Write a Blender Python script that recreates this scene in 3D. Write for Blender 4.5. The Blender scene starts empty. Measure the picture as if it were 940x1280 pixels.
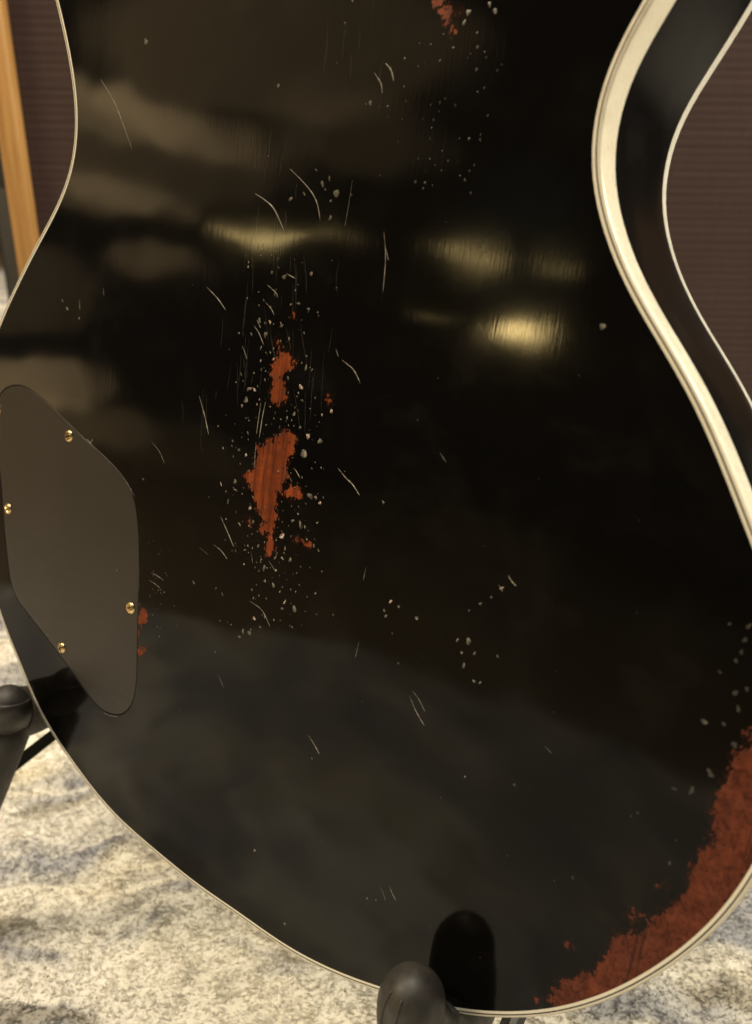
import bpy, bmesh, math, random
import numpy as np
from mathutils import Vector, Matrix
from mathutils import noise as mnoise
from mathutils.geometry import tessellate_polygon
R = math.radians
scene = bpy.context.scene; C = scene.collection
LEAN = R(11)
# traced off the guitar itself, in millimetres on its back (x across, y towards the neck)
CAM=[173.248, 174.092, 169.966]
CAMR=[[0.789481, 0.127523, -0.600381], [0.235805, -0.966126, 0.104867], [-0.566671, -0.224363, -0.792809]]
LAMPS_AND_GLOWS=[
('ceiling_lamp',[-2.694, -5.169, 1.388],[0.88, -0.4252, 0.2119],[-0.4631, -0.8671, 0.1836],0.293,0.128,136.600,(1, 0.72, 0.28),'ELLIPSE'),
('ceiling_lamp',[-3.064, -4.845, 1.838],[0.8514, -0.4793, 0.2132],[-0.5221, -0.8136, 0.2559],0.280,0.084,33.600,(1, 0.72, 0.28),'ELLIPSE'),
('ceiling_lamp',[-2.522, -5.116, 1.921],[0.8986, -0.3964, 0.1881],[-0.4354, -0.8589, 0.2698],0.249,0.110,10.100,(1, 0.72, 0.28),'ELLIPSE'),
('ceiling_lamp',[-4.265, -3.977, 1.606],[0.7033, -0.6742, 0.2255],[-0.7109, -0.669, 0.217],0.464,0.061,40.300,(1, 0.72, 0.28),'ELLIPSE'),
('ceiling_lamp',[-3.89, -4.288, 1.703],[0.7571, -0.6329, 0.1623],[-0.6526, -0.7209, 0.2332],0.295,0.073,7.800,(1, 0.72, 0.28),'ELLIPSE'),
('ceiling_lamp',[-3.279, -4.826, 1.402],[0.8306, -0.536, 0.1508],[-0.5563, -0.81, 0.1854],0.144,0.047,12.800,(1, 0.72, 0.28),'ELLIPSE'),
('reflection_glow',[-2.37, -1.627, 1.233],[0.5707, -0.8198, -0.0475],[-0.7749, -0.5569, 0.299],0.654,0.125,2.140,(1, 0.68, 0.33),'ELLIPSE'),  # from here on: dim glows added for the brown and teal bands mirrored in the lacquer
('reflection_glow',[-2.489, -1.606, 0.956],[0.5642, -0.8255, 0.0157],[-0.8084, -0.5485, 0.2138],0.491,0.085,1.950,(1, 0.68, 0.33),'ELLIPSE'),
('reflection_glow',[-2.412, -1.75, 0.756],[0.6138, -0.7503, 0.2455],[-0.7889, -0.595, 0.154],0.265,0.134,1.570,(1, 0.68, 0.33),'ELLIPSE'),
('reflection_glow',[-2.703, -1.502, 0.179],[0.4881, -0.8357, 0.2519],[-0.8605, -0.5091, -0.0215],0.523,0.225,1.950,(1, 0.68, 0.33),'ELLIPSE'),
('reflection_glow',[-2.038, -1.787, 1.568],[0.7268, -0.6343, 0.2635],[-0.6801, -0.6112, 0.4049],1.317,0.458,0.960,(1, 0.68, 0.33),'ELLIPSE'),
('reflection_glow',[-1.345, -2.463, 1.153],[0.879, -0.4346, 0.1962],[-0.4751, -0.8334, 0.2823],0.441,0.619,0.090,(0.75, 1, 0.95),'ELLIPSE'),
('reflection_glow',[-2.65, -1.608, 1.265],[0.5643, -0.8178, 0.1131],[-0.8061, -0.5162, 0.2893],0.523,0.168,1.080,(1, 0.68, 0.33),'ELLIPSE'),
('reflection_glow',[-2.845, -1.734, 1.182],[0.5755, -0.7802, 0.2452],[-0.815, -0.5222, 0.2512],1.353,0.447,0.740,(1, 0.68, 0.33),'ELLIPSE'),
('reflection_glow',[-2.897, -1.538, 0.559],[0.498, -0.8463, 0.1894],[-0.867, -0.4907, 0.0869],0.556,0.337,0.360,(1, 0.68, 0.33),'ELLIPSE'),
('reflection_glow',[-2.499, -2.013, -0.006],[0.6314, -0.7715, 0.0782],[-0.7681, -0.6361, -0.0739],0.881,0.368,0.260,(1, 0.68, 0.33),'ELLIPSE'),
('reflection_glow',[-2.712, -1.643, 0.071],[0.5321, -0.8419, 0.0898],[-0.8416, -0.5375, -0.0527],0.745,0.189,0.660,(1, 0.68, 0.33),'ELLIPSE'),
('reflection_glow',[-2.052, -2.253, 1.465],[0.7616, -0.6397, 0.1035],[-0.6309, -0.6955, 0.344],0.739,0.348,0.670,(1, 0.68, 0.33),'ELLIPSE')]
# ------------------------------------------------------------------ camera
def g2w(p): return Vector((p[0], math.sin(LEAN)*p[1]-math.cos(LEAN)*p[2], math.cos(LEAN)*p[1]+math.sin(LEAN)*p[2]+113))*.001
def g2d(p): return Vector((p[0], math.sin(LEAN)*p[1]-math.cos(LEAN)*p[2], math.cos(LEAN)*p[1]+math.sin(LEAN)*p[2]))
cd = bpy.data.cameras.new('camera'); cam = bpy.data.objects.new('camera', cd); C.objects.link(cam); scene.camera = cam
rt, dn, fw = (g2d(c) for c in CAMR)
cam.matrix_world = Matrix(((rt.x, -dn.x, -fw.x, 0), (rt.y, -dn.y, -fw.y, 0), (rt.z, -dn.z, -fw.z, 0), (0, 0, 0, 1)))
cam.location = g2w(CAM)
cd.sensor_fit = 'VERTICAL'; cd.sensor_height = 36; cd.lens = 36*1000/1280; cd.clip_start = .01; cd.clip_end = 60
cd.dof.use_dof = True; cd.dof.focus_distance = .240; cd.dof.aperture_fstop = 14
# ------------------------------------------------------------------ light: warm shop lamps and added fills, no daylight
w = bpy.data.worlds.new('World'); scene.world = w; w.use_nodes = True
bg = w.node_tree.nodes['Background']; bg.inputs[0].default_value = (1, .86, .68, 1); bg.inputs[1].default_value = .045
scene.view_settings.view_transform = 'Standard'; scene.view_settings.look = 'None'; scene.view_settings.exposure = 0; scene.view_settings.gamma = 1
scene.view_settings.use_curve_mapping = False
scene.cycles.sample_clamp_indirect = 6
def area(name, loc, target, sx, sy, power, col, shape='RECTANGLE', mat=None):
    l = bpy.data.lights.new(name, 'AREA'); l.shape = shape; l.size = sx; l.size_y = sy; l.energy = power; l.color = col
    o = bpy.data.objects.new(name, l); C.objects.link(o)
    if mat is None:
        d = Vector(target)-Vector(loc); o.rotation_euler = d.to_track_quat('-Z', 'Y').to_euler(); o.location = loc
    else: o.matrix_world = mat
    return o
area('key_fill_panel', (-.2, -.15, 2.7), (-.1, .15, 0), 1.5, 1.1, 50, (1, .90, .74))
area('key_fill_panel', (-1.9, 1.3, 2.6), (-.4, .2, 0), .9, .9, 60, (1, .87, .68))  # added fill from behind left, lightens the carpet beside the guitar
area('key_fill_panel', (1.5, 1.15, 1.6), (.12, 0, .3), .5, .5, 60, (1, .88, .64))  # warm side light added to brighten the right binding, not on the ceiling
area('key_fill_panel', (-1.5, -1.3, 2.1), (-.35, .3, .2), .6, .6, 14, (1, .83, .6))  # added fill aimed at the left part of the grille
area('grille_fill', (-.85, -.75, 1.5), (-.5, .35, .4), .3, .3, 13, (1, .80, .5))  # unseen lamp added to brighten the left of the grille cloth
area('cool_fill', (1.6, 1.5, 1.9), (.12, 0, .4), .7, .7, 4, (.82, .9, 1))  # cool fill added for the front binding, no window known there
for nm, cpos, X, Z, sx, sy, L_, col, shp in LAMPS_AND_GLOWS:
    X, Z = Vector(X), Vector(Z); Y = Z.cross(X); m = Matrix(((X.x, Y.x, Z.x, cpos[0]), (X.y, Y.y, Z.y, cpos[1]), (X.z, Y.z, Z.z, cpos[2]), (0, 0, 0, 1)))
    a_ = sx*sy*(math.pi/4 if shp == 'ELLIPSE' else 1)
    area(nm, None, None, sx, sy, L_*math.pi*a_, col, shp, m)
OUTLINE=[(-111.01,268.32),(-109.66,265.72),(-108.31,263.12),(-106.98,260.51),(-105.68,257.88),(-104.43,255.23),(-103.22,252.55),(-102.06,249.85),(-100.96,247.12),(-99.93,244.36),(-98.98,241.57),(-98.13,238.74),(-97.41,235.88),(-96.83,232.98),(-96.43,230.07),(-96.23,227.14),(-96.25,224.22),(-96.51,221.31),(-97.01,218.45),(-97.77,215.64),(-98.77,212.91),(-99.99,210.26),(-101.42,207.7),(-103,205.22),(-104.73,202.82),(-106.55,200.5),(-108.46,198.23),(-110.41,196.01),(-112.38,193.82),(-114.38,191.64),(-116.36,189.48),(-118.34,187.31),(-120.3,185.13),(-122.24,182.94),(-124.16,180.73),(-126.06,178.5),(-127.95,176.25),(-129.81,173.99),(-131.67,171.71),(-133.51,169.42),(-135.35,167.12),(-137.16,164.8),(-138.94,162.47),(-140.67,160.1),(-142.36,157.7),(-143.97,155.27),(-145.51,152.79),(-146.97,150.26),(-148.33,147.69),(-149.61,145.07),(-150.79,142.4),(-151.87,139.69),(-152.87,136.94),(-153.76,134.15),(-154.57,131.33),(-155.3,128.48),(-155.94,125.6),(-156.5,122.7),(-156.99,119.78),(-157.41,116.85),(-157.75,113.91),(-158.03,110.95),(-158.24,107.99),(-158.39,105.02),(-158.48,102.06),(-158.5,99.09),(-158.46,96.12),(-158.35,93.15),(-158.19,90.19),(-157.95,87.23),(-157.65,84.28),(-157.28,81.34),(-156.84,78.41),(-156.33,75.5),(-155.75,72.6),(-155.08,69.71),(-154.34,66.85),(-153.52,64.02),(-152.62,61.21),(-151.63,58.44),(-150.55,55.7),(-149.39,53),(-148.14,50.35),(-146.8,47.74),(-145.37,45.19),(-143.85,42.68),(-142.25,40.24),(-140.56,37.85),(-138.8,35.52),(-136.95,33.25),(-135.05,31.03),(-133.07,28.86),(-131.05,26.74),(-128.99,24.65),(-126.89,22.59),(-124.78,20.55),(-122.66,18.51),(-120.53,16.47),(-118.42,14.43),(-116.31,12.38),(-114.19,10.34),(-112.06,8.33),(-109.89,6.37),(-107.66,4.48),(-105.36,2.68),(-102.98,0.98),(-100.54,-0.62),(-98.03,-2.12),(-95.46,-3.55),(-92.85,-4.9),(-90.2,-6.19),(-87.53,-7.43),(-84.83,-8.63),(-82.13,-9.8),(-79.41,-10.93),(-76.68,-12.04),(-73.94,-13.12),(-71.19,-14.16),(-68.42,-15.15),(-65.64,-16.09),(-62.84,-16.96),(-60.03,-17.77),(-57.19,-18.5),(-54.33,-19.15),(-51.46,-19.73),(-48.57,-20.23),(-45.66,-20.66),(-42.75,-21.03),(-39.83,-21.35),(-36.9,-21.62),(-33.97,-21.85),(-31.04,-22.06),(-28.1,-22.24),(-25.17,-22.42),(-22.23,-22.58),(-19.3,-22.74),(-16.36,-22.88),(-13.43,-23),(-10.49,-23.1),(-7.56,-23.16),(-4.63,-23.19),(-1.7,-23.17),(1.23,-23.1),(4.16,-23),(7.09,-22.86),(10.02,-22.72),(12.96,-22.57),(15.89,-22.44),(18.82,-22.33),(21.76,-22.23),(24.69,-22.14),(27.63,-22.05),(30.56,-21.94),(33.5,-21.78),(36.42,-21.58),(39.35,-21.32),(42.26,-20.98),(45.17,-20.58),(48.06,-20.11),(50.95,-19.56),(53.82,-18.96),(56.68,-18.3),(59.53,-17.57),(62.36,-16.8),(65.18,-15.96),(67.98,-15.09),(70.77,-14.16),(73.55,-13.21),(76.32,-12.23),(79.09,-11.23),(81.85,-10.21),(84.6,-9.18),(87.34,-8.11),(90.07,-7.02),(92.77,-5.88),(95.45,-4.69),(98.1,-3.44),(100.72,-2.12),(103.3,-0.73),(105.85,0.73),(108.35,2.26),(110.82,3.85),(113.26,5.5),(115.65,7.2),(118,8.96),(120.31,10.78),(122.57,12.66),(124.77,14.59),(126.92,16.59),(129,18.66),(131.03,20.78),(133,22.96),(134.91,25.18),(136.76,27.46),(138.56,29.79),(140.29,32.16),(141.97,34.57),(143.59,37.03),(145.16,39.51),(146.67,42.03),(148.13,44.58),(149.54,47.16),(150.89,49.77),(152.17,52.41),(153.39,55.08),(154.53,57.78),(155.6,60.51),(156.58,63.27),(157.48,66.07),(158.3,68.89),(159.04,71.75),(159.69,74.63),(160.27,77.53),(160.77,80.46),(161.18,83.39),(161.51,86.34),(161.75,89.29),(161.9,92.24),(161.95,95.19),(161.9,98.12),(161.74,101.04),(161.47,103.94),(161.09,106.8),(160.59,109.64),(159.96,112.44),(159.22,115.21),(158.35,117.93),(157.37,120.62),(156.27,123.26),(155.07,125.86),(153.78,128.43),(152.4,130.97),(150.95,133.49),(149.45,135.99),(147.92,138.47),(146.36,140.95),(144.79,143.43),(143.21,145.91),(141.63,148.39),(140.06,150.87),(138.48,153.34),(136.88,155.81),(135.27,158.27),(133.63,160.7),(131.96,163.11),(130.25,165.5),(128.5,167.85),(126.69,170.16),(124.85,172.44),(122.96,174.68),(121.04,176.91),(119.11,179.12),(117.17,181.32),(115.24,183.53),(113.34,185.77),(111.48,188.03),(109.67,190.34),(107.93,192.7),(106.26,195.12),(104.68,197.59),(103.19,200.13),(101.8,202.73),(100.53,205.39),(99.41,208.1),(98.45,210.88),(97.68,213.72),(97.12,216.6),(96.78,219.52),(96.66,222.44),(96.77,225.36),(97.11,228.26),(97.68,231.12),(98.46,233.92),(99.43,236.67),(100.55,239.38),(101.78,242.04),(103.05,244.69),(104.34,247.34),(105.62,249.99),(106.86,252.65),(108.07,255.33),(109.25,258.01),(110.41,260.71),(111.56,263.4),(112.71,266.09),(113.88,268.77),(115.07,271.45),(116.29,274.11),(117.53,276.76),(118.78,279.41),(120.05,282.05),(121.32,284.7),(122.57,287.35),(123.81,290.01),(125.02,292.69),(126.19,295.38),(127.32,298.09),(128.4,300.82),(129.43,303.57),(130.4,306.34),(131.33,309.13),(132.19,311.94),(132.99,314.77),(133.74,317.62),(134.42,320.48),(135.03,323.36),(135.57,326.26),(136.03,329.16),(136.41,332.08),(136.7,335.02),(136.91,337.96),(137.02,340.9),(137.03,343.85),(136.94,346.8),(136.73,349.74),(136.41,352.68),(135.98,355.6),(135.42,358.5),(134.75,361.38),(133.94,364.22),(133.01,367.03),(131.94,369.78),(130.75,372.49),(129.43,375.12),(127.98,377.69),(126.4,380.18),(124.7,382.58),(122.87,384.88),(120.93,387.09),(118.88,389.2),(116.72,391.2),(114.47,393.1),(112.12,394.9),(109.69,396.59),(107.19,398.18),(104.62,399.68),(101.99,401.07),(99.32,402.38),(96.6,403.59),(93.84,404.71),(91.06,405.75),(88.25,406.7),(85.42,407.57),(82.58,408.36),(79.73,409.08),(76.87,409.72),(74.01,410.29),(71.14,410.79),(68.28,411.23),(65.41,411.61),(62.55,411.95),(59.69,412.25),(56.83,412.51),(53.96,412.74),(51.09,412.96),(48.21,413.17),(45.3,413.39),(42.37,413.62),(39.4,413.87),(36.38,414.15),(33.3,414.48),(30.13,414.87),(26.88,415.31),(23.54,415.8),(20.11,416.35),(16.6,416.93),(13.04,417.53),(9.45,418.12),(5.86,418.68),(2.3,419.17),(-1.2,419.58),(-4.6,419.86),(-7.86,419.99),(-10.95,419.93),(-13.85,419.66),(-16.51,419.16),(-18.92,418.4),(-21.07,417.37),(-22.93,416.06),(-24.5,414.47),(-25.8,412.59),(-26.83,410.45),(-27.63,408.07),(-28.22,405.48),(-28.66,402.71),(-29,399.81),(-29.27,396.82),(-29.54,393.79),(-29.84,390.73),(-30.2,387.68),(-30.66,384.66),(-31.22,381.68),(-31.89,378.75),(-32.68,375.86),(-33.6,373.02),(-34.64,370.23),(-35.81,367.48),(-37.09,364.79),(-38.5,362.15),(-40.04,359.58),(-41.72,357.09),(-43.53,354.69),(-45.48,352.4),(-47.56,350.25),(-49.79,348.24),(-52.14,346.41),(-54.61,344.78),(-57.19,343.36),(-59.85,342.2),(-62.58,341.3),(-65.36,340.68),(-68.17,340.36),(-71.01,340.33),(-73.84,340.58),(-76.68,341.11),(-79.51,341.89),(-82.34,342.88),(-85.16,344.05),(-87.97,345.34),(-90.79,346.72),(-93.61,348.11),(-96.44,349.46),(-99.28,350.7),(-102.13,351.76),(-104.97,352.6),(-107.8,353.15),(-110.59,353.36),(-113.31,353.21),(-115.92,352.66),(-118.39,351.71),(-120.68,350.35),(-122.75,348.63),(-124.59,346.58),(-126.17,344.23),(-127.48,341.66),(-128.53,338.89),(-129.32,335.98),(-129.86,332.98),(-130.17,329.92),(-130.28,326.83),(-130.21,323.75),(-129.97,320.68),(-129.59,317.66),(-129.09,314.67),(-128.48,311.74),(-127.77,308.84),(-126.99,305.99),(-126.13,303.18),(-125.21,300.39),(-124.23,297.64),(-123.21,294.9),(-122.14,292.18),(-121.03,289.48),(-119.89,286.8),(-118.72,284.12),(-117.5,281.46),(-116.26,278.81),(-114.99,276.17),(-113.69,273.54),(-112.36,270.93)]
COVER=[(-127.95,133.88),(-120.99,133.81),(-105.7,129.86),(-88.92,123.53),(-71.58,117.8),(-58.45,112.71),(-50.74,105.56),(-47.31,93.76),(-45.9,78.95),(-45.14,64.24),(-43.85,46.32),(-43.59,36.43),(-45.42,28.71),(-51.57,22.61),(-61.78,20),(-70.73,22.36),(-75.16,24.98),(-87.5,30.77),(-105.64,38.39),(-123.49,45.44),(-129.38,51.02),(-134.75,71.87),(-138.47,92.19),(-140.36,99.54),(-143.4,112.31),(-143.8,122.14),(-140.96,128.76),(-136.2,131.72)]
SCREWS=[(-91.77,120.17),(-132.72,82.33),(-49.44,65.87),(-90.62,35.76),(-142.53,121.69)]
WEAR=[[(10.73,164.56),(12.36,164.19),(13.99,161.57),(16.35,163.55),(17.17,161.08),(15.38,159.49),(13.15,156.35),(13.77,154.15),(15.79,151.01),(13.62,149.52),(11.38,148.35),(8.88,148.77),(9.21,152.32),(9.14,155.21),(7.74,157.09),(8.99,159.79),(10.18,162.8)],
[(13.25,140.7),(17.89,141.77),(19.24,140.04),(20.88,139.54),(19.73,136.63),(18.28,133.41),(18.15,129.82),(18.93,128.8),(16.21,125.21),(15.36,121.99),(14.65,118.77),(16.34,114.89),(15.15,111.5),(16.46,105.63),(15.91,103.59),(13.39,103.52),(13.3,107.9),(11.26,113),(8.3,116.01),(6.08,119.84),(4.76,123.27),(1.23,123.74),(0.65,125.49),(3.48,126.46),(5.47,130.81),(5.33,134.43),(8.12,136.18),(10.38,137.8),(12.06,137.52),(12.65,139.17)],
[(17.93,124.51),(20.94,125.91),(23.01,126.85),(25.6,124.12),(22.97,122.8),(19.51,122.47)],
[(48.32,250.7),(51.47,250.67),(53.09,247.8),(53.77,245.2),(56.61,243.57),(54.86,242.79),(53.01,244.43),(51.68,246.94),(49.46,248.71)],
[(-44.87,68.85),(-41.87,67.72),(-38.49,65.24),(-40.94,62.93),(-43.47,61.17),(-43.54,57.2),(-44.16,56.98),(-44.79,64.36)],
[(-43.66,53.79),(-39.56,53.73),(-38.98,52.41),(-41.93,50.12),(-43.42,48.96)],
[(153.04,106.45),(152.04,104.05),(151.09,102.37),(152.25,100.71),(149.82,97.05),(149.84,93.35),(148.71,89.63),(148.36,84.9),(149.2,82.07),(148.99,79.25),(150.01,77.28),(147.76,73.31),(147.64,69.87),(147.03,65.51),(147.11,62.72),(145.45,58.97),(143.29,54.85),(142.07,52),(140.85,48.98),(137.37,46.79),(134.51,43.81),(134.53,39.85),(132.75,33.97),(128.3,28.7),(125.44,25.13),(123.72,20.77),(123.88,17.67),(125.77,16.86),(127.58,11.95),(144.29,28.74),(160.46,58.68),(164.1,83.77),(161.99,105.94)],
[(139.15,52.74),(139.04,51.68),(138.41,50.88),(137.63,50.81),(137.15,51.52),(137.26,52.59),(137.9,53.38),(138.67,53.45)],
[(143.97,55.89),(143.88,55.03),(143.38,54.39),(142.75,54.34),(142.37,54.92),(142.45,55.78),(142.95,56.43),(143.58,56.47)],
[(126.26,36.53),(126.17,35.76),(125.7,35.16),(125.13,35.09),(124.78,35.58),(124.88,36.35),(125.35,36.94),(125.92,37.02)],
[(142.1,63.07),(142.05,62.56),(141.75,62.19),(141.38,62.17),(141.14,62.51),(141.19,63.02),(141.5,63.4),(141.87,63.42)],
[(121,17.32),(120.91,16.61),(120.48,16.03),(119.95,15.93),(119.63,16.37),(119.72,17.09),(120.16,17.66),(120.69,17.76)],
[(6,111.8),(5.77,111.11),(5.04,110.66),(4.24,110.72),(3.84,111.25),(4.08,111.94),(4.81,112.39),(5.6,112.33)],
[(32.39,153.04),(32.17,152.32),(31.41,151.92),(30.56,152.07),(30.12,152.68),(30.35,153.41),(31.12,153.81),(31.96,153.66)],
[(26.01,111.53),(25.79,110.81),(25.07,110.35),(24.27,110.41),(23.87,110.96),(24.09,111.68),(24.81,112.15),(25.6,112.09)],
[(30.12,111.19),(29.91,110.48),(29.21,110.01),(28.43,110.07),(28.03,110.62),(28.24,111.34),(28.94,111.8),(29.72,111.74)],
[(10.35,110.89),(10.18,110.36),(9.62,110.01),(9.01,110.05),(8.7,110.47),(8.88,111),(9.44,111.35),(10.05,111.3)],
[(15.29,174.19),(15.1,173.66),(14.49,173.38),(13.81,173.53),(13.47,174.01),(13.66,174.55),(14.28,174.82),(14.95,174.67)],
[(9.89,167.18),(9.72,166.72),(9.19,166.48),(8.61,166.6),(8.32,167),(8.49,167.46),(9.02,167.7),(9.6,167.59)],
[(57.29,246.34),(57.13,245.84),(56.54,245.69),(55.87,245.97),(55.52,246.53),(55.68,247.03),(56.27,247.19),(56.94,246.9)],
[(20.24,139.65),(20.11,139.26),(19.7,139.03),(19.24,139.1),(19.01,139.42),(19.14,139.8),(19.55,140.03),(20.01,139.97)]]
SCRATCHES_AND_GLINTS=[([(-82.05,241.35),(-74.41,234.36),(-69.57,228.33),(-62.74,218.7)],0.476,0.50),
([(-22.22,179.02),(-17.06,176.11),(-12.94,172.93)],0.489,0.80),
([(-4.97,206.28),(-0.82,204.61),(3.31,202.11),(8.17,196.26)],0.548,0.65),
([(7.86,212.86),(15.34,207.92),(18.93,204.27),(20.97,199.39)],0.571,0.50),
([(42.79,197.5),(44.35,191.11),(44.86,182.41)],0.448,0.50),
([(43.93,193.64),(45.45,190.58)],0.407,0.40),
([(30.47,209.97),(30.15,204.05),(29.69,198.24)],0.270,0.20),
([(36.8,237.25),(38.82,235.48),(40.17,232.67)],0.633,0.45),
([(33.6,235.3),(36.03,232.75),(36.93,230.31)],0.520,0.40),
([(-21.89,145.79),(-18.56,140.01),(-16.02,134.38)],0.503,0.85),
([(5.18,148.06),(4.89,142.78),(4.63,138.41)],0.472,0.60),
([(7.1,148.6),(6.43,143.76),(5.94,137.45)],0.469,0.75),
([(-0.54,169.71),(1.89,167.67),(4.29,164.49)],0.422,0.70),
([(-4.79,163.44),(-3.37,161.72),(-2.06,159.53)],0.381,0.60),
([(31.44,166.8),(32.6,164.8)],0.390,0.50),
([(33.98,164.11),(36.24,163.12),(38.51,161.93),(41.35,158.72)],0.475,0.60),
([(37.03,134.96),(40.08,132.91),(42.86,131.5),(45.77,129.02)],0.486,0.85),
([(-7.46,109.97),(-4.04,106.15),(-0.41,101.9)],0.503,0.90),
([(-9.44,100.24),(-5.75,99.12),(-2.92,97.27)],0.408,0.80),
([(-16.23,97.59),(-11.43,96.21)],0.311,0.20),
([(4.75,136.26),(4.92,132.41),(4.96,128.25)],0.334,0.50),
([(20.92,131.59),(22.15,130.67),(23.61,129.22)],0.415,0.70),
([(-43.93,127.08),(-39.46,124.68),(-36.16,121.01)],0.376,0.40),
([(-39.33,82.06),(-35.84,81.93),(-32.34,81.25)],0.359,0.55),
([(-40.13,79.2),(-36.8,78.74),(-33.7,77.95)],0.360,0.50),
([(8.5,86.98),(14.1,85.64),(18.26,81.54)],0.446,0.65),
([(51.79,88.65),(51.26,83.4)],0.312,0.25),
([(50.86,110.17),(50.52,106.15)],0.284,0.35),
([(37.91,53.75),(40.6,51.77),(42.97,49.68)],0.429,0.80),
([(70.64,79.63),(73.31,76.27),(76.67,73.23)],0.471,0.55),
([(71.24,81.51),(73.76,79.72),(76.28,77.03)],0.320,0.50),
([(92.89,120.3),(94.2,119.07),(95.54,118.26)],0.577,0.60),
([(90.92,117.26),(92.29,115.83)],0.466,0.50),
([(70.28,20.26),(71.68,18.7),(72.82,16.99)],0.273,0.35),
([(73.3,22.01),(74.82,20.28),(76.16,18.98)],0.316,0.80),
([(109.95,82.2),(112.02,81.22)],0.306,0.25),
([(68.9,145.52),(71.16,143.53)],0.361,0.30),
([(-2.6,58.28),(0.92,54.55)],0.365,0.30),
([(10.35,185.15),(13.87,184.09)],0.449,0.50),
([(3.27,181.59),(7.05,179.65),(7.85,178.39)],0.367,0.60),
([(3.29,176.66),(5.76,175.08),(7.27,173.43)],0.369,0.75),
([(0.4,171.41),(2.32,169.32)],0.373,0.60),
([(-88.88,169.64),(-88.12,166.1)],0.569,0.30),
([(-75.02,174.83),(-74.34,172.2)],0.495,0.25),
([(19.21,129.1),(20.74,127.29)],0.325,0.50),
([(17.29,133.68),(17.85,127.37)],0.232,0.30),
([(7.17,102.43),(8.33,98.9)],0.343,0.30),
([(14.81,101.77),(18.18,99.21)],0.385,0.40),
([(-57.92,111.96),(-54.5,109.56),(-50.58,106.17)],0.364,0.50),  # from here on: pale strokes along the cover edge, its glints drawn in
([(-62.27,19.8),(-58.26,20.14),(-52.48,21.9)],0.424,0.35),
([(-80.17,121.13),(-77.59,119.85)],0.755,0.70),
([(-46.46,84.67),(-45.34,73.18)],0.251,0.20),
([(-89.94,123.49),(-74.54,118.39)],0.266,0.18)]
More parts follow.
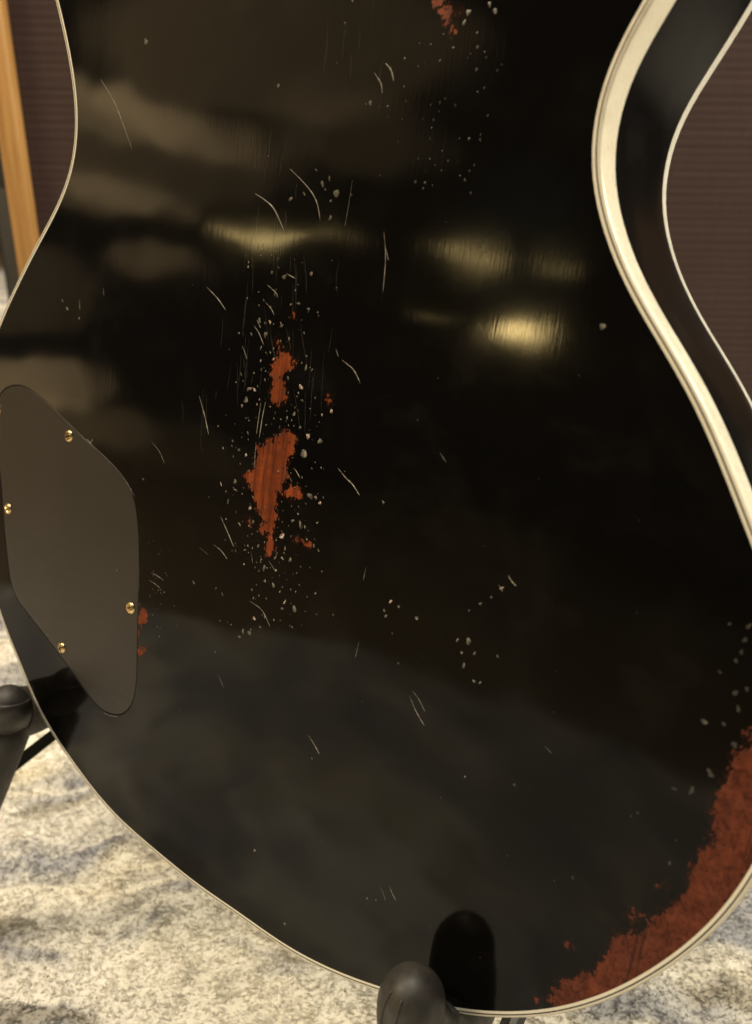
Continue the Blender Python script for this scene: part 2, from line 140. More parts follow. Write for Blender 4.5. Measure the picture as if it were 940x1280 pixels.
FLECKS=[(-4.14,155.11,0.55,1),(1.26,156.15,0.41,1),(-0.2,151.21,0.96,1),(2.06,151.37,0.89,1),(-2.5,145.76,0.55,1),(-1.04,147.8,0.96,1),(-5.95,152.35,0.35,1),(3.17,163.67,0.54,1),(8.17,163.98,0.46,1),(8.56,161.17,0.53,1),(-1.28,167.1,0.61,1),(6.02,154.76,0.47,1),(21.08,163.58,0.39,1),(21.41,160.3,0.9,1),(23.7,160.05,0.38,1),(20.3,154.82,0.78,1),(19.56,153.02,0.39,1),(19.28,169.71,0.38,1),(31.28,153.69,0.76,1),(32.35,150,0.63,1),(29.15,148.36,0.38,1),(18.73,146.89,0.59,1),(16.2,145.31,0.46,1),(21.55,143.53,0.52,1),(24.89,141.66,0.85,1),(29.5,141.1,0.84,1),(24.13,136.34,1.31,1),(23.63,137.11,0.59,1),(18.85,148.8,0.39,1),(-9.14,131.63,0.57,1),(-5.19,134.57,0.42,1),(-5.26,133.01,0.35,1),(-8.64,120.3,0.57,1),(-6.13,118.43,0.43,1),(-1.98,119.88,0.85,1),(-2.57,122.41,0.71,1),(-4.85,115.52,0.86,1),(1.11,109.67,0.64,1),(6.71,111.85,0.63,1),(1.1,131.46,0.7,1),(-2.08,132.38,0.56,1),(1.08,138.19,0.55,1),(5.7,119.45,0.49,1),(32.07,123.82,0.58,1),(28.1,124.94,0.92,1),(30.4,124.89,0.52,1),(25.52,115.99,0.93,1),(27.54,115.61,0.53,1),(19.06,110.67,1.09,1),(15.88,109.83,0.62,1),(25.01,111.33,1.2,1),(29,110.89,1.19,1),(31.69,111.01,0.46,1),(33.32,110.38,0.33,1),(31.82,117.89,0.39,1),(24.34,118.7,0.4,1),(22.34,116.09,0.4,1),(4.88,115.81,0.7,1),(-0.94,113.13,0.43,1),(-5.05,109.86,0.36,1),(4.46,102.33,0.57,1),(5.57,103.92,0.42,1),(19.98,104.11,0.55,1),(23.2,104.4,0.68,1),(17.2,103.33,0.69,1),(18.1,99.81,0.41,1),(13.15,99.01,0.98,1),(11.58,101.11,0.56,1),(4.6,97.83,0.43,1),(20.74,107.42,0.68,1),(20.56,105.83,0.41,1),(9.77,105.06,0.56,1),(9.9,127.95,0.41,1),(8.81,166.89,0.66,1),(4.65,167.85,0.67,1),(5.79,171.37,0.66,1),(10.38,170.99,0.79,1),(13.86,167.45,0.65,1),(15,156.61,0.59,1),(1.77,170.97,0.4,1),(60.43,103.24,0.75,1),(63.23,102.7,0.41,1),(58.76,100.13,0.5,1),(59.46,98.74,0.58,1),(69.2,101.48,0.57,1),(62.31,94.67,0.33,1),(65.62,87.22,0.33,1),(22.84,91.11,0.74,1),(26.97,90.22,0.91,1),(22.23,88.86,0.46,1),(11.17,82.04,0.67,1),(9.77,76.71,0.87,1),(17.65,94.84,0.74,1),(14.04,95.1,0.56,1),(82.13,99.76,0.63,1),(85.33,100.5,0.85,1),(83.89,96.94,0.47,1),(87.51,98.02,0.46,1),(85.11,93.84,0.63,1),(88.71,90.9,0.47,1),(90.38,91.16,0.46,1),(93.8,99.63,0.38,1),(84.08,108.37,0.39,1),(86.85,111.05,0.46,1),(89.48,113.65,0.38,1),(91.82,116.69,0.6,1),(90.6,65.01,0.32,1),(40.35,47.1,0.28,1),(18.01,99.84,0.28,1),(24.93,100.55,0.27,1),(24.72,95.68,0.37,1),(10.08,88.42,0.38,1),(21.95,84.99,0.28,1),(4.66,185.1,0.62,0.5),(9.74,184.27,0.78,0.5),(6.61,179.02,0.44,0.5),(1.4,171.44,0.63,0.5),(3.77,170.88,0.54,0.5),(13.88,174.22,0.7,0.5),(19.97,176.31,0.51,0.5),(16.1,177.49,0.69,0.5),(19.63,185.68,0.59,0.5),(29.19,182.66,0.33,0.5),(10.54,170.77,0.7,0.5),(4.2,167.73,0.72,0.5),(19.34,169.75,0.34,0.5),(23.48,175.72,0.34,0.5),(22.51,210.38,0.66,0.5),(20.24,208.96,0.83,0.5),(25.52,206.67,1.14,0.5),(17.51,212.51,0.41,0.5),(21.45,207.55,0.41,0.5),(23.85,204.74,0.41,0.5),(24.3,200.48,0.58,0.5),(14.01,206.41,0.59,0.5),(9.17,205.04,0.77,0.5),(22.06,247.74,0.39,0.5),(33.38,228.29,0.55,0.5),(0.36,234.35,0.51,0.5),(23.78,252.7,0.47,0.5),(66.26,245.71,0.62,0.5),(64.52,247.32,0.69,0.5),(58.4,244.21,0.64,0.5),(59.18,246.18,0.71,0.5),(104.72,180.27,0.86,0.8),(53.68,129.1,0.55,0.8),(-99.33,168.49,0.73,0.8),(-96.09,165.94,0.75,0.8),(-88.4,163.28,0.57,0.8),(-59.34,250.65,1,0.8),(-48.86,225.45,0.45,0.8),(-119.28,144.03,0.61,0.8),(-77.2,121.1,0.69,0.8),(-46.88,113.51,0.44,0.8),(-17.54,85.14,0.63,0.8),(-6.82,86.48,0.51,0.8),(-3.66,85.29,0.56,0.8),(-58.48,77.34,0.46,0.8),(-4.6,65.15,0.39,0.8),(-3.67,76.29,0.36,0.8),(1.51,76.67,0.36,0.8),(7.03,76.38,0.88,0.8),(5.53,73.98,0.63,0.8),(21.46,5.36,0.57,0.8),(37.54,-12.63,0.56,0.8),(66.62,14.1,0.42,0.8),(69.63,15.35,0.37,0.8),(142.8,102.64,0.67,0.8),(104.21,69.11,0.39,0.1),(132.72,74.97,0.43,0.1),(133.9,76.39,0.32,0.1),(142.77,68.35,0.44,0.1),(140.21,85.5,0.52,0.1),(143.65,86.98,0.68,0.1),(143.5,86.13,0.51,0.1),(146.38,92.1,0.84,0.1),(118.7,49.99,0.27,0.1),(122.84,53.27,0.34,0.1),(102.48,1.28,0.26,0.1),(103.65,18.04,0.21,0.1),(143.16,124.7,0.41,0.1),(143.54,114.23,0.5,0.1),(146.61,122.41,0.48,0.1),(146.72,125.38,0.64,0.1),(145.96,117.62,0.65,0.1),(146.57,119.78,0.49,0.1),(147.25,111.02,0.65,0.1),(149.21,112.69,0.49,0.1),(148.54,107.96,0.65,0.1),(149.46,100.19,0.66,0.1),(146.62,103.71,0.5,0.1),(4.52,132.72,0.22,0.85),(20.77,151.18,0.15,0.85),(21,124.27,0.2,0.85),(4.31,122.11,0.37,0.85),(10.39,142.5,0.16,0.85),(10.74,92.89,0.16,0.85),(12.03,164.96,0.36,0.85),(5.28,112.97,0.15,0.85),(9.58,151.69,0.22,0.85),(-4.28,177.16,0.32,0.85),(17.92,173.08,0.21,0.85),(2.38,125.45,0.21,0.85),(13.84,106.44,0.37,0.85),(19.03,137.43,0.38,0.85),(28.95,114.88,0.31,0.85),(19.16,143.54,0.3,0.85),(26.22,127.34,0.23,0.85),(15.68,152.41,0.34,0.85),(16.88,108.83,0.39,0.85),(4.18,103.7,0.19,0.85),(4.85,117.05,0.29,0.85),(-3,153.17,0.25,0.85),(12.88,129.94,0.38,0.85),(14.49,80.12,0.2,0.85),(6.81,149.38,0.16,0.85),(6.56,123.62,0.28,0.85),(15.55,118.25,0.17,0.85),(26.7,147.87,0.15,0.85),(9.39,156.99,0.38,0.85),(12.57,136.04,0.31,0.85),(33.61,110.01,0.24,0.85),(2.64,126.89,0.33,0.85),(-0.38,189.54,0.18,0.85),(12.86,189.19,0.19,0.85),(21.21,114.3,0.24,0.85),(11.78,113.77,0.39,0.85),(19.35,84.25,0.36,0.85),(2.79,125.8,0.34,0.85),(7.52,139.13,0.16,0.85),(9.51,136.68,0.36,0.85),(17.13,115.27,0.3,0.85),(-0.33,142.4,0.27,0.85),(-4.29,129.88,0.33,0.85),(14.41,180.88,0.37,0.85),(8.98,130.68,0.15,0.85),(16.89,97.05,0.19,0.85),(-3.85,186.45,0.19,0.85),(9.01,116.58,0.26,0.85),(18.39,118.31,0.19,0.85),(23.97,174.84,0.21,0.85),(20.09,175.49,0.18,0.85),(7.3,170.92,0.24,0.85),(20,134.42,0.2,0.85),(29.96,125.01,0.35,0.85),(9.15,147.46,0.3,0.85),(15.01,109.03,0.36,0.85),(31.25,90.9,0.24,0.85),(6.88,180.48,0.23,0.85),(17.28,170.33,0.15,0.85),(9.22,117.32,0.19,0.85),(3.27,152.51,0.39,0.85),(27.42,117.5,0.14,0.85),(2.28,110.9,0.22,0.85),(9.02,90.74,0.41,0.85),(10.59,121.63,0.25,0.85),(26.34,101.22,0.23,0.85),(11.29,117.54,0.35,0.85),(15.85,147.25,0.23,0.85),(26.45,115.67,0.29,0.85),(28.63,134.81,0.21,0.85),(16.9,109.47,0.18,0.85),(14.34,99.36,0.38,0.85),(6.81,179.64,0.34,0.85),(10.14,126.51,0.4,0.85),(5.09,106.96,0.32,0.85),(-4.07,189.8,0.16,0.85),(11.25,98.24,0.21,0.85),(15.92,188.43,0.15,0.85),(16.87,134.03,0.38,0.85),(31.99,133.6,0.18,0.85),(-1.01,128.3,0.3,0.85),(14.1,158.3,0.29,0.85),(24.24,120.84,0.26,0.85),(13.66,161.79,0.27,0.85),(3.81,143.28,0.21,0.85),(5.95,157.31,0.32,0.85),(32.24,118.19,0.22,0.85),(26.03,114.89,0.32,0.85),(5.9,162.19,0.16,0.85),(1.38,121.26,0.21,0.85),(5.91,130.99,0.15,0.85),(2.49,177.17,0.34,0.85),(16.02,144.23,0.16,0.85),(17.1,130.58,0.33,0.85),(-13.68,114.93,0.22,0.85),(19.95,129.84,0.19,0.85),(22.96,119.51,0.14,0.85),(14.2,140.06,0.34,0.85),(9.87,88.13,0.32,0.85),(26.44,115.2,0.17,0.85),(0.49,142.75,0.19,0.85),(27.6,132.87,0.36,0.85),(14.46,141.31,0.25,0.85),(0.66,102.66,0.21,0.85),(17.45,134.71,0.38,0.85),(22.37,125.95,0.34,0.85),(15.75,95.49,0.15,0.85),(14.35,84.24,0.3,0.85),(-1.42,137.78,0.15,0.85),(-2.85,118.16,0.22,0.85),(-2.38,155.39,0.2,0.85),(13.9,144.51,0.35,0.85),(11.54,116.15,0.28,0.85),(35.65,104.49,0.32,0.85),(9.59,106.65,0.15,0.85),(21.1,125.63,0.35,0.85),(15.46,135.74,0.3,0.85),(27.88,144.97,0.15,0.85),(10.43,117.34,0.38,0.85),(18.54,114.89,0.28,0.85),(13.7,142.21,0.36,0.85),(22.82,116.39,0.38,0.85),(17.53,120.76,0.23,0.85),(10.05,135.6,0.2,0.85),(21.6,100.01,0.21,0.85),(0.01,103.22,0.28,0.85),(17.51,149.31,0.21,0.85),(13.32,173.34,0.23,0.85),(16.07,127.78,0.32,0.85),(12.81,118.13,0.26,0.85),(20.66,103.86,0.26,0.85),(25.13,143.39,0.22,0.85),(30.97,133.84,0.31,0.85),(4.39,122.9,0.15,0.85),(-8.98,141.81,0.15,0.85),(19.72,98.5,0.23,0.85),(26.86,122.36,0.34,0.85),(11.9,157.68,0.26,0.85),(19.07,136.65,0.31,0.85),(-1.07,100.6,0.32,0.85),(10.26,152.85,0.23,0.85),(31.61,113.02,0.3,0.85),(6.42,135.8,0.39,0.85),(-6.54,166.93,0.37,0.85),(23.19,91.76,0.36,0.85),(3.94,189.87,0.17,0.85),(9.94,160.53,0.17,0.85),(0.08,179.33,0.31,0.85),(4.77,116.11,0.28,0.85),(11.12,144.3,0.33,0.85),(4.2,129.36,0.25,0.85),(7.29,155.2,0.15,0.85),(30.44,86.27,0.17,0.85),(7.06,186.6,0.22,0.85),(5.32,145.77,0.2,0.85),(31.07,104.34,0.27,0.85),(19.07,102.37,0.18,0.85),(17.04,112.65,0.15,0.85),(15.26,125.7,0.22,0.85),(19.25,151.98,0.36,0.85),(26.86,84.48,0.4,0.85),(-4.81,166.7,0.18,0.85),(7.48,124.94,0.17,0.85),(11.17,97.48,0.28,0.85),(23.82,135.82,0.29,0.85),(17.16,130.89,0.23,0.85),(13.03,166.61,0.15,0.85),(26.75,95.57,0.33,0.85),(18.11,144.96,0.23,0.85),(5.14,128.69,0.16,0.85),(7.18,129.97,0.18,0.85),(9.45,98.14,0.34,0.85),(3.5,160.02,0.38,0.85),(12.31,106.9,0.3,0.85),(10.81,166.95,0.16,0.85),(21.55,120.43,0.28,0.85),(20.56,131.23,0.14,0.85),(7.24,128.24,0.39,0.85),(35.63,91.46,0.21,0.85),(21.68,150.92,0.16,0.85),(14.77,128.45,0.32,0.85),(11.42,102.06,0.25,0.85),(0.99,119.34,0.29,0.85),(25.97,152.61,0.34,0.85),(28.71,112.19,0.38,0.85),(5.57,191.06,0.25,0.85),(14.08,149.65,0.24,0.85),(21.98,82.51,0.15,0.85),(10.19,125.57,0.23,0.85),(17.69,104.1,0.4,0.85),(12.34,114.97,0.39,0.85),(30.85,126.23,0.16,0.85),(5.35,162.6,0.29,0.85),(-4.59,103.11,0.34,0.85),(11.44,146.03,0.32,0.85),(16.4,117.82,0.18,0.85),(13.11,154.9,0.29,0.85),(10.21,77.98,0.31,0.85),(5.9,123.16,0.18,0.85),(34.22,97.46,0.39,0.85),(1.01,141.97,0.29,0.85),(25.61,88.13,0.15,0.85),(15.48,83.82,0.39,0.85),(18.74,112.12,0.3,0.85),(6.12,101.94,0.27,0.85),(8.86,109.44,0.35,0.85),(14.41,103.98,0.16,0.85),(26.55,189.57,0.22,0.85),(20.5,140.17,0.2,0.85),(12.19,89.83,0.37,0.85),(-5.12,187.4,0.33,0.85),(13.95,136.15,0.22,0.85),(-10.06,161.68,0.21,0.85),(21.33,95.38,0.25,0.85),(28.48,146.26,0.2,0.85),(15.85,136.1,0.24,0.85),(15.68,152.7,0.17,0.85),(-4.99,139.93,0.17,0.85),(-0.27,191.36,0.29,0.85),(21.37,151.21,0.29,0.85),(-12.13,137.92,0.34,0.85),(39.54,134.52,0.2,0.85),(8.3,135.5,0.29,0.85),(5.21,158.15,0.19,0.85),(13.21,120.27,0.39,0.85),(15.34,89.9,0.36,0.85),(-0.19,77.04,0.21,0.85),(25.46,91.54,0.21,0.85),(1.43,136.24,0.29,0.85),(26.61,140.87,0.2,0.85),(20.29,148.1,0.27,0.85),(19.08,136.26,0.26,0.85),(19.63,161.5,0.3,0.85),(6.77,108.08,0.3,0.85),(26.01,84.66,0.27,0.85),(-5.14,186.05,0.39,0.85),(15.72,99.85,0.26,0.85),(21.53,124.64,0.28,0.85),(-3.54,132.79,0.15,0.85),(17.79,104.92,0.4,0.85),(10.19,124.78,0.26,0.85),(20.25,137.95,0.38,0.85),(18.27,162.03,0.18,0.85),(-3.03,120.35,0.25,0.85),(0.75,175.6,0.34,0.85),(31.34,95.44,0.32,0.85),(22.03,126.07,0.19,0.85),(27.8,98.09,0.31,0.85),(13.15,176.91,0.35,0.85),(7.46,103.86,0.29,0.85),(6.52,189.03,0.18,0.85),(14.61,122.27,0.29,0.85),(20.04,124.45,0.2,0.85),(8.22,141.84,0.34,0.85),(17.08,143.35,0.37,0.85),(5.86,170.84,0.23,0.85),(22.88,98.21,0.21,0.85),(8.76,150.19,0.33,0.85),(5.13,110.26,0.39,0.85),(24.32,129.57,0.37,0.85),(15.2,182.41,0.24,0.85),(20.52,93.72,0.35,0.85),(11.91,125.69,0.18,0.85),(11.56,100.42,0.23,0.85),(13.44,108.62,0.18,0.85),(13.91,80.13,0.35,0.85),(25.36,112.75,0.15,0.85),(-6.55,189.27,0.18,0.85),(9.57,183.71,0.24,0.85),(-1.37,136.38,0.16,0.85),(0.15,192.43,0.33,0.85),(12.99,130.03,0.37,0.85),(41.64,93.2,0.33,0.85),(22.58,111.51,0.38,0.85),(5.53,175.56,0.3,0.85),(10.9,88.37,0.19,0.85),(11.62,139.57,0.18,0.85),(21.74,88.67,0.28,0.85),(4.42,166.96,0.28,0.85),(9.88,99.86,0.32,0.85),(3.75,147.18,0.37,0.85),(11.15,153.48,0.24,0.85),(25.34,106.47,0.16,0.85),(27.59,103.63,0.35,0.85),(33.09,125.66,0.33,0.85),(13.95,135.07,0.17,0.85),(22.87,127.61,0.26,0.85),(4.1,157.54,0.37,0.85),(16.09,140.11,0.26,0.85),(22.89,160.62,0.25,0.85),(11.28,193.58,0.28,0.85),(14.9,129.35,0.33,0.85),(15.58,158.75,0.37,0.85),(24.53,149.37,0.21,0.85),(7.07,162.93,0.37,0.85),(0.42,100.91,0.39,0.85),(10.66,166.45,0.36,0.85),(7.02,157.11,0.23,0.85),(4.58,148.78,0.36,0.85),(12.78,118.55,0.2,0.85),(70.08,234.49,0.16,0.08),(49.7,240.26,0.22,0.08),(64.68,209.97,0.35,0.08),(68.33,223.94,0.22,0.08),(39.29,211.03,0.24,0.08),(63.14,210.91,0.22,0.08),(62.94,238.62,0.28,0.08),(61.53,219.19,0.19,0.08),(63.52,233.91,0.31,0.08),(43.33,231.51,0.28,0.08),(66.27,229.87,0.32,0.08),(66.66,213.26,0.3,0.08),(65.61,211.94,0.22,0.08),(36.32,227.29,0.24,0.08),(50.36,214.87,0.21,0.08),(53.87,214.77,0.23,0.08),(52.96,236.51,0.29,0.08),(64.21,219.05,0.34,0.08),(44,224.07,0.15,0.08),(67.26,218.71,0.31,0.08),(53.39,209.4,0.35,0.08),(59.15,226.48,0.27,0.08),(46.4,240.87,0.2,0.08),(48.74,236.52,0.24,0.08),(44.64,228.14,0.27,0.08),(61.25,237.43,0.14,0.08),(53.11,219.41,0.26,0.08),(60.65,236.63,0.15,0.08),(50.49,209.56,0.37,0.08),(55.97,228.11,0.26,0.08),(53.22,221.8,0.23,0.08),(61.91,214.1,0.14,0.08),(54.61,227.31,0.3,0.08),(39.23,219.14,0.2,0.08),(32.04,228.07,0.19,0.08),(59.2,214.3,0.23,0.08),(64.73,229.09,0.26,0.08),(55.79,213.32,0.2,0.08),(39.52,224.71,0.16,0.08),(67.18,219.93,0.24,0.08),(53.46,223.55,0.23,0.08),(57.77,212.12,0.22,0.08),(52.99,242.29,0.2,0.08),(43.73,218.87,0.16,0.08),(39.04,227.29,0.33,0.08),(65.63,236.23,0.19,0.08),(57.12,216.6,0.22,0.08),(69.08,233.33,0.2,0.08),(52.03,226.97,0.25,0.08),(56.33,239.07,0.24,0.08),(42.53,237.85,0.31,0.08),(30.76,206.29,0.33,0.08),(46.89,235.77,0.18,0.08),(55.71,208.74,0.24,0.08),(50.34,223.94,0.16,0.08),(62.3,241.68,0.27,0.08),(66.79,207.06,0.27,0.08),(65.1,237.49,0.19,0.08),(53.05,208.03,0.26,0.08),(54.77,225.39,0.21,0.08),(-32.41,63.95,0.23,0.6),(-46.85,72.68,0.17,0.6),(-39.18,73.56,0.23,0.6),(-35.17,91.21,0.19,0.6),(-38.96,74.29,0.18,0.6),(-38.22,82.95,0.17,0.6),(-34.19,62.09,0.14,0.6),(-48.26,80.48,0.27,0.6),(-44.9,81.3,0.15,0.6),(-38.16,81.34,0.23,0.6),(-33.5,76.54,0.28,0.6),(-48.68,88.05,0.2,0.6),(-35.86,89.86,0.25,0.6),(-32.88,61.02,0.22,0.6),(-38.27,67.08,0.15,0.6),(-36.88,67.38,0.26,0.6),(-34.95,77.04,0.29,0.6),(-44.05,86.28,0.17,0.6),(-37.77,76.59,0.21,0.6),(-33.11,72.45,0.3,0.6),(-36.17,75.54,0.22,0.6),(-30.98,92.08,0.2,0.6),(-31.68,84.18,0.19,0.6),(-23.95,67.88,0.24,0.6),(-31.09,83.5,0.18,0.6),(-33.57,77.55,0.29,0.6),(-39.21,93.53,0.16,0.6),(-32.65,60.72,0.3,0.6),(-35.13,70.26,0.17,0.6),(-36.73,80.69,0.16,0.6),(-34.14,63.96,0.24,0.6),(-41.68,92.06,0.29,0.6),(-31.74,77.25,0.27,0.6),(-47.97,79.18,0.15,0.6),(-32.6,76.09,0.15,0.6),(88.23,17.78,0.16,0.5),(13.3,94.99,0.19,0.5),(110.49,91.43,0.15,0.5),(40.95,62.63,0.15,0.5),(15.52,141.14,0.21,0.5),(96.35,144.89,0.16,0.5),(85.38,125.68,0.14,0.5),(20.87,238.54,0.13,0.5),(5.59,-19.03,0.21,0.5),(-64.37,206.94,0.11,0.5),(116.25,95.64,0.1,0.5),(-44.07,184.58,0.18,0.5),(-62.68,246.78,0.14,0.5),(121.55,215.29,0.11,0.5),(142.93,74.18,0.13,0.5),(55.5,71.88,0.19,0.5),(28.23,112.9,0.15,0.5),(-89.55,-41.65,0.27,0.5),(105.92,210.05,0.09,0.5),(44.67,181.03,0.1,0.5),(-108.24,209.25,0.14,0.5),(70.35,33.49,0.1,0.5),(-70.86,-78.15,0.13,0.5),(-19.32,38.19,0.19,0.5),(53.05,4.35,0.11,0.5),(84.71,55.98,0.18,0.5),(-61.81,84.07,0.15,0.5),(6.33,222.57,0.1,0.5),(127.14,178.69,0.1,0.5),(105.79,49.91,0.16,0.5),(96.42,31.54,0.11,0.5),(95.04,225.8,0.13,0.5),(109.2,101.38,0.14,0.5),(120.31,206.76,0.1,0.5),(3.96,131.11,0.19,0.5),(105.5,155.44,0.08,0.5),(-26.14,74.18,0.2,0.5),(101.52,169.31,0.12,0.5),(10.45,50.02,0.12,0.5),(47.64,23.21,0.18,0.5),(55.4,137.21,0.1,0.5),(-70.49,-37.93,0.16,0.5),(61,200.43,0.17,0.5),(57.24,187.52,0.14,0.5),(5.65,202.26,0.1,0.5),(28.13,-18.91,0.17,0.5),(31.9,143.13,0.1,0.5),(124.47,121.06,0.1,0.5),(47.79,30.82,0.17,0.5),(-1.02,216.34,0.2,0.5),(72.62,91.84,0.13,0.5),(11.83,195.45,0.14,0.5),(95.83,233.12,0.11,0.5),(53.17,211.93,0.08,0.5),(60.86,152.44,0.16,0.5),(65.2,163.57,0.14,0.5),(69.65,184.74,0.1,0.5),(121.02,141.09,0.09,0.5),(114.72,172.47,0.08,0.5),(-28.87,179.24,0.19,0.5)]
# ------------------------------------------------------------------ helpers
def link(o, parent=None):
    C.objects.link(o)
    if parent: o.parent = parent
    return o
def empty(name, label, cat, mat=None, group=None):
    o = bpy.data.objects.new(name, None); C.objects.link(o); o.empty_display_size = .05
    if mat is not None: o.matrix_world = mat
    o['label'] = label; o['category'] = cat
    if group: o['group'] = group
    return o
def mesh(name, verts, faces, mat, parent=None, smooth=True, kind=None):
    me = bpy.data.meshes.new(name); me.from_pydata([tuple(v) for v in verts], [], faces); me.update()
    if mat: me.materials.append(mat)
    if smooth: me.polygons.foreach_set('use_smooth', [True]*len(me.polygons))
    o = bpy.data.objects.new(name, me); link(o, parent)
    if kind: o['kind'] = kind
    return o
def auto_smooth(o, deg=35):
    bm = bmesh.new(); bm.from_mesh(o.data)
    bmesh.ops.recalc_face_normals(bm, faces=bm.faces)
    for e in bm.edges:
        if len(e.link_faces) == 2: e.smooth = e.calc_face_angle(0) < R(deg)
    bm.to_mesh(o.data); bm.free()
def box_bm(sx, sy, sz, bev=.002, seg=2):
    bm = bmesh.new(); bmesh.ops.create_cube(bm, size=1)
    for v in bm.verts: v.co = Vector((v.co.x*sx, v.co.y*sy, v.co.z*sz))
    if bev: bmesh.ops.bevel(bm, geom=bm.edges[:], offset=bev, segments=seg, affect='EDGES', profile=.5)
    return bm
def from_bm(name, bm, mat, parent=None, loc=None, rot=None, smooth=True, kind=None):
    me = bpy.data.meshes.new(name); bm.to_mesh(me); bm.free(); me.materials.append(mat)
    o = bpy.data.objects.new(name, me); link(o, parent)
    if loc: o.location = loc
    if rot: o.rotation_euler = rot
    if smooth:
        me.polygons.foreach_set('use_smooth', [True]*len(me.polygons)); auto_smooth(o)
    if kind: o['kind'] = kind
    return o
def tube(path, radii, n=20, caps=True):
    """smooth swept tube; path/radii -> verts, faces (rounded by the radii given)"""
    P = [Vector(p) for p in path]; V = []; F = []
    up = None
    for i, p in enumerate(P):
        t = (P[min(i+1, len(P)-1)]-P[max(i-1, 0)]).normalized()
        if up is None:
            up = Vector((1, 0, 0)) if abs(t.x) < .8 else Vector((0, 1, 0))
        a = (up-t*up.dot(t)).normalized(); b = t.cross(a); up = a
        r = radii[i]; rx, ry = r if isinstance(r, tuple) else (r, r)
        for k in range(n):
            w = 2*math.pi*k/n; V.append(p+a*math.cos(w)*rx+b*math.sin(w)*ry)
    for i in range(len(P)-1):
        for k in range(n):
            F.append((i*n+k, i*n+(k+1) % n, (i+1)*n+(k+1) % n, (i+1)*n+k))
    if caps:
        F.append(tuple(range(n))[::-1]); F.append(tuple((len(P)-1)*n+k for k in range(n)))
    return V, F
def catmull(pts, per=8):
    P = [Vector(p) for p in pts]; P = [2*P[0]-P[1]]+P+[2*P[-1]-P[-2]]; o = []
    for i in range(1, len(P)-2):
        for k in range(per):
            t = k/per; a, b, c, d = P[i-1], P[i], P[i+1], P[i+2]
            o.append(b+.5*t*((c-a)+t*((2*a-5*b+4*c-d)+t*(3*(b-c)+d-a))))
    o.append(P[-2]); return o
# ---- material helpers
class M:
    def __init__(s, name):
        s.m = bpy.data.materials.new(name); s.m.use_nodes = True; s.t = s.m.node_tree; s.b = s.t.nodes['Principled BSDF']
    def n(s, typ, **kw):
        nd = s.t.nodes.new(typ)
        for k, v in kw.items():
            if k.startswith('i_'): nd.inputs[k[2:].replace('_', ' ')].default_value = v
            else: setattr(nd, k, v)
        return nd
    def l(s, a, b): s.t.links.new(a, b)
    def set(s, **kw):
        for k, v in kw.items(): s.b.inputs[k.replace('_', ' ')].default_value = v
        return s
    def coord(s, scale=(1, 1, 1), rot=(0, 0, 0)):
        tc = s.n('ShaderNodeTexCoord'); mp = s.n('ShaderNodeMapping'); mp.inputs['Scale'].default_value = scale
        mp.inputs['Rotation'].default_value = rot; s.l(tc.outputs['Object'], mp.inputs['Vector']); return mp.outputs[0]
    def noise(s, vec, scale, detail=4, rough=.55, dist=0):
        nd = s.n('ShaderNodeTexNoise'); nd.inputs['Scale'].default_value = scale; nd.inputs['Detail'].default_value = detail
        nd.inputs['Roughness'].default_value = rough; nd.inputs['Distortion'].default_value = dist; s.l(vec, nd.inputs['Vector']); return nd.outputs['Fac']
    def ramp(s, fac, stops):
        nd = s.n('ShaderNodeValToRGB'); e = nd.color_ramp.elements
        rgba = lambda c: (c, c, c, 1) if not hasattr(c, '__len__') else (*c, 1)
        e[0].position = stops[0][0]; e[0].color = rgba(stops[0][1]); e[-1].position = stops[-1][0]; e[-1].color = rgba(stops[-1][1])
        for p, c in stops[1:-1]: e.new(p).color = rgba(c)
        s.l(fac, nd.inputs[0]); return nd.outputs[0]
    def mix(s, fac, a, b, mode='MIX'):
        nd = s.n('ShaderNodeMix', data_type='RGBA', blend_type=mode)
        for v, i in ((fac, 0), (a, 6), (b, 7)):
            if isinstance(v, (int, float)): nd.inputs[i].default_value = v
            elif isinstance(v, tuple): nd.inputs[i].default_value = (*v, 1)
            else: s.l(v, nd.inputs[i])
        return nd.outputs[2]
    def math(s, op, a, b=0., c=0.):
        nd = s.n('ShaderNodeMath', operation=op)
        for i, v in enumerate((a, b, c)):
            if isinstance(v, (int, float)): nd.inputs[i].default_value = v
            else: s.l(v, nd.inputs[i])
        return nd.outputs[0]
    def bump(s, h, strength=.3, dist=.001, prev=None):
        nd = s.n('ShaderNodeBump'); nd.inputs['Strength'].default_value = strength; nd.inputs['Distance'].default_value = dist
        s.l(h, nd.inputs['Height'])
        if prev: s.l(prev, nd.inputs['Normal'])
        return nd.outputs[0]
    def attr(s, name):
        nd = s.n('ShaderNodeAttribute'); nd.attribute_name = name; return nd
def simple(name, col, rough, metal=0., spec=.5, **kw):
    m = M(name).set(Base_Color=(*col, 1), Roughness=rough, Metallic=metal); m.b.inputs['Specular IOR Level'].default_value = spec; return m

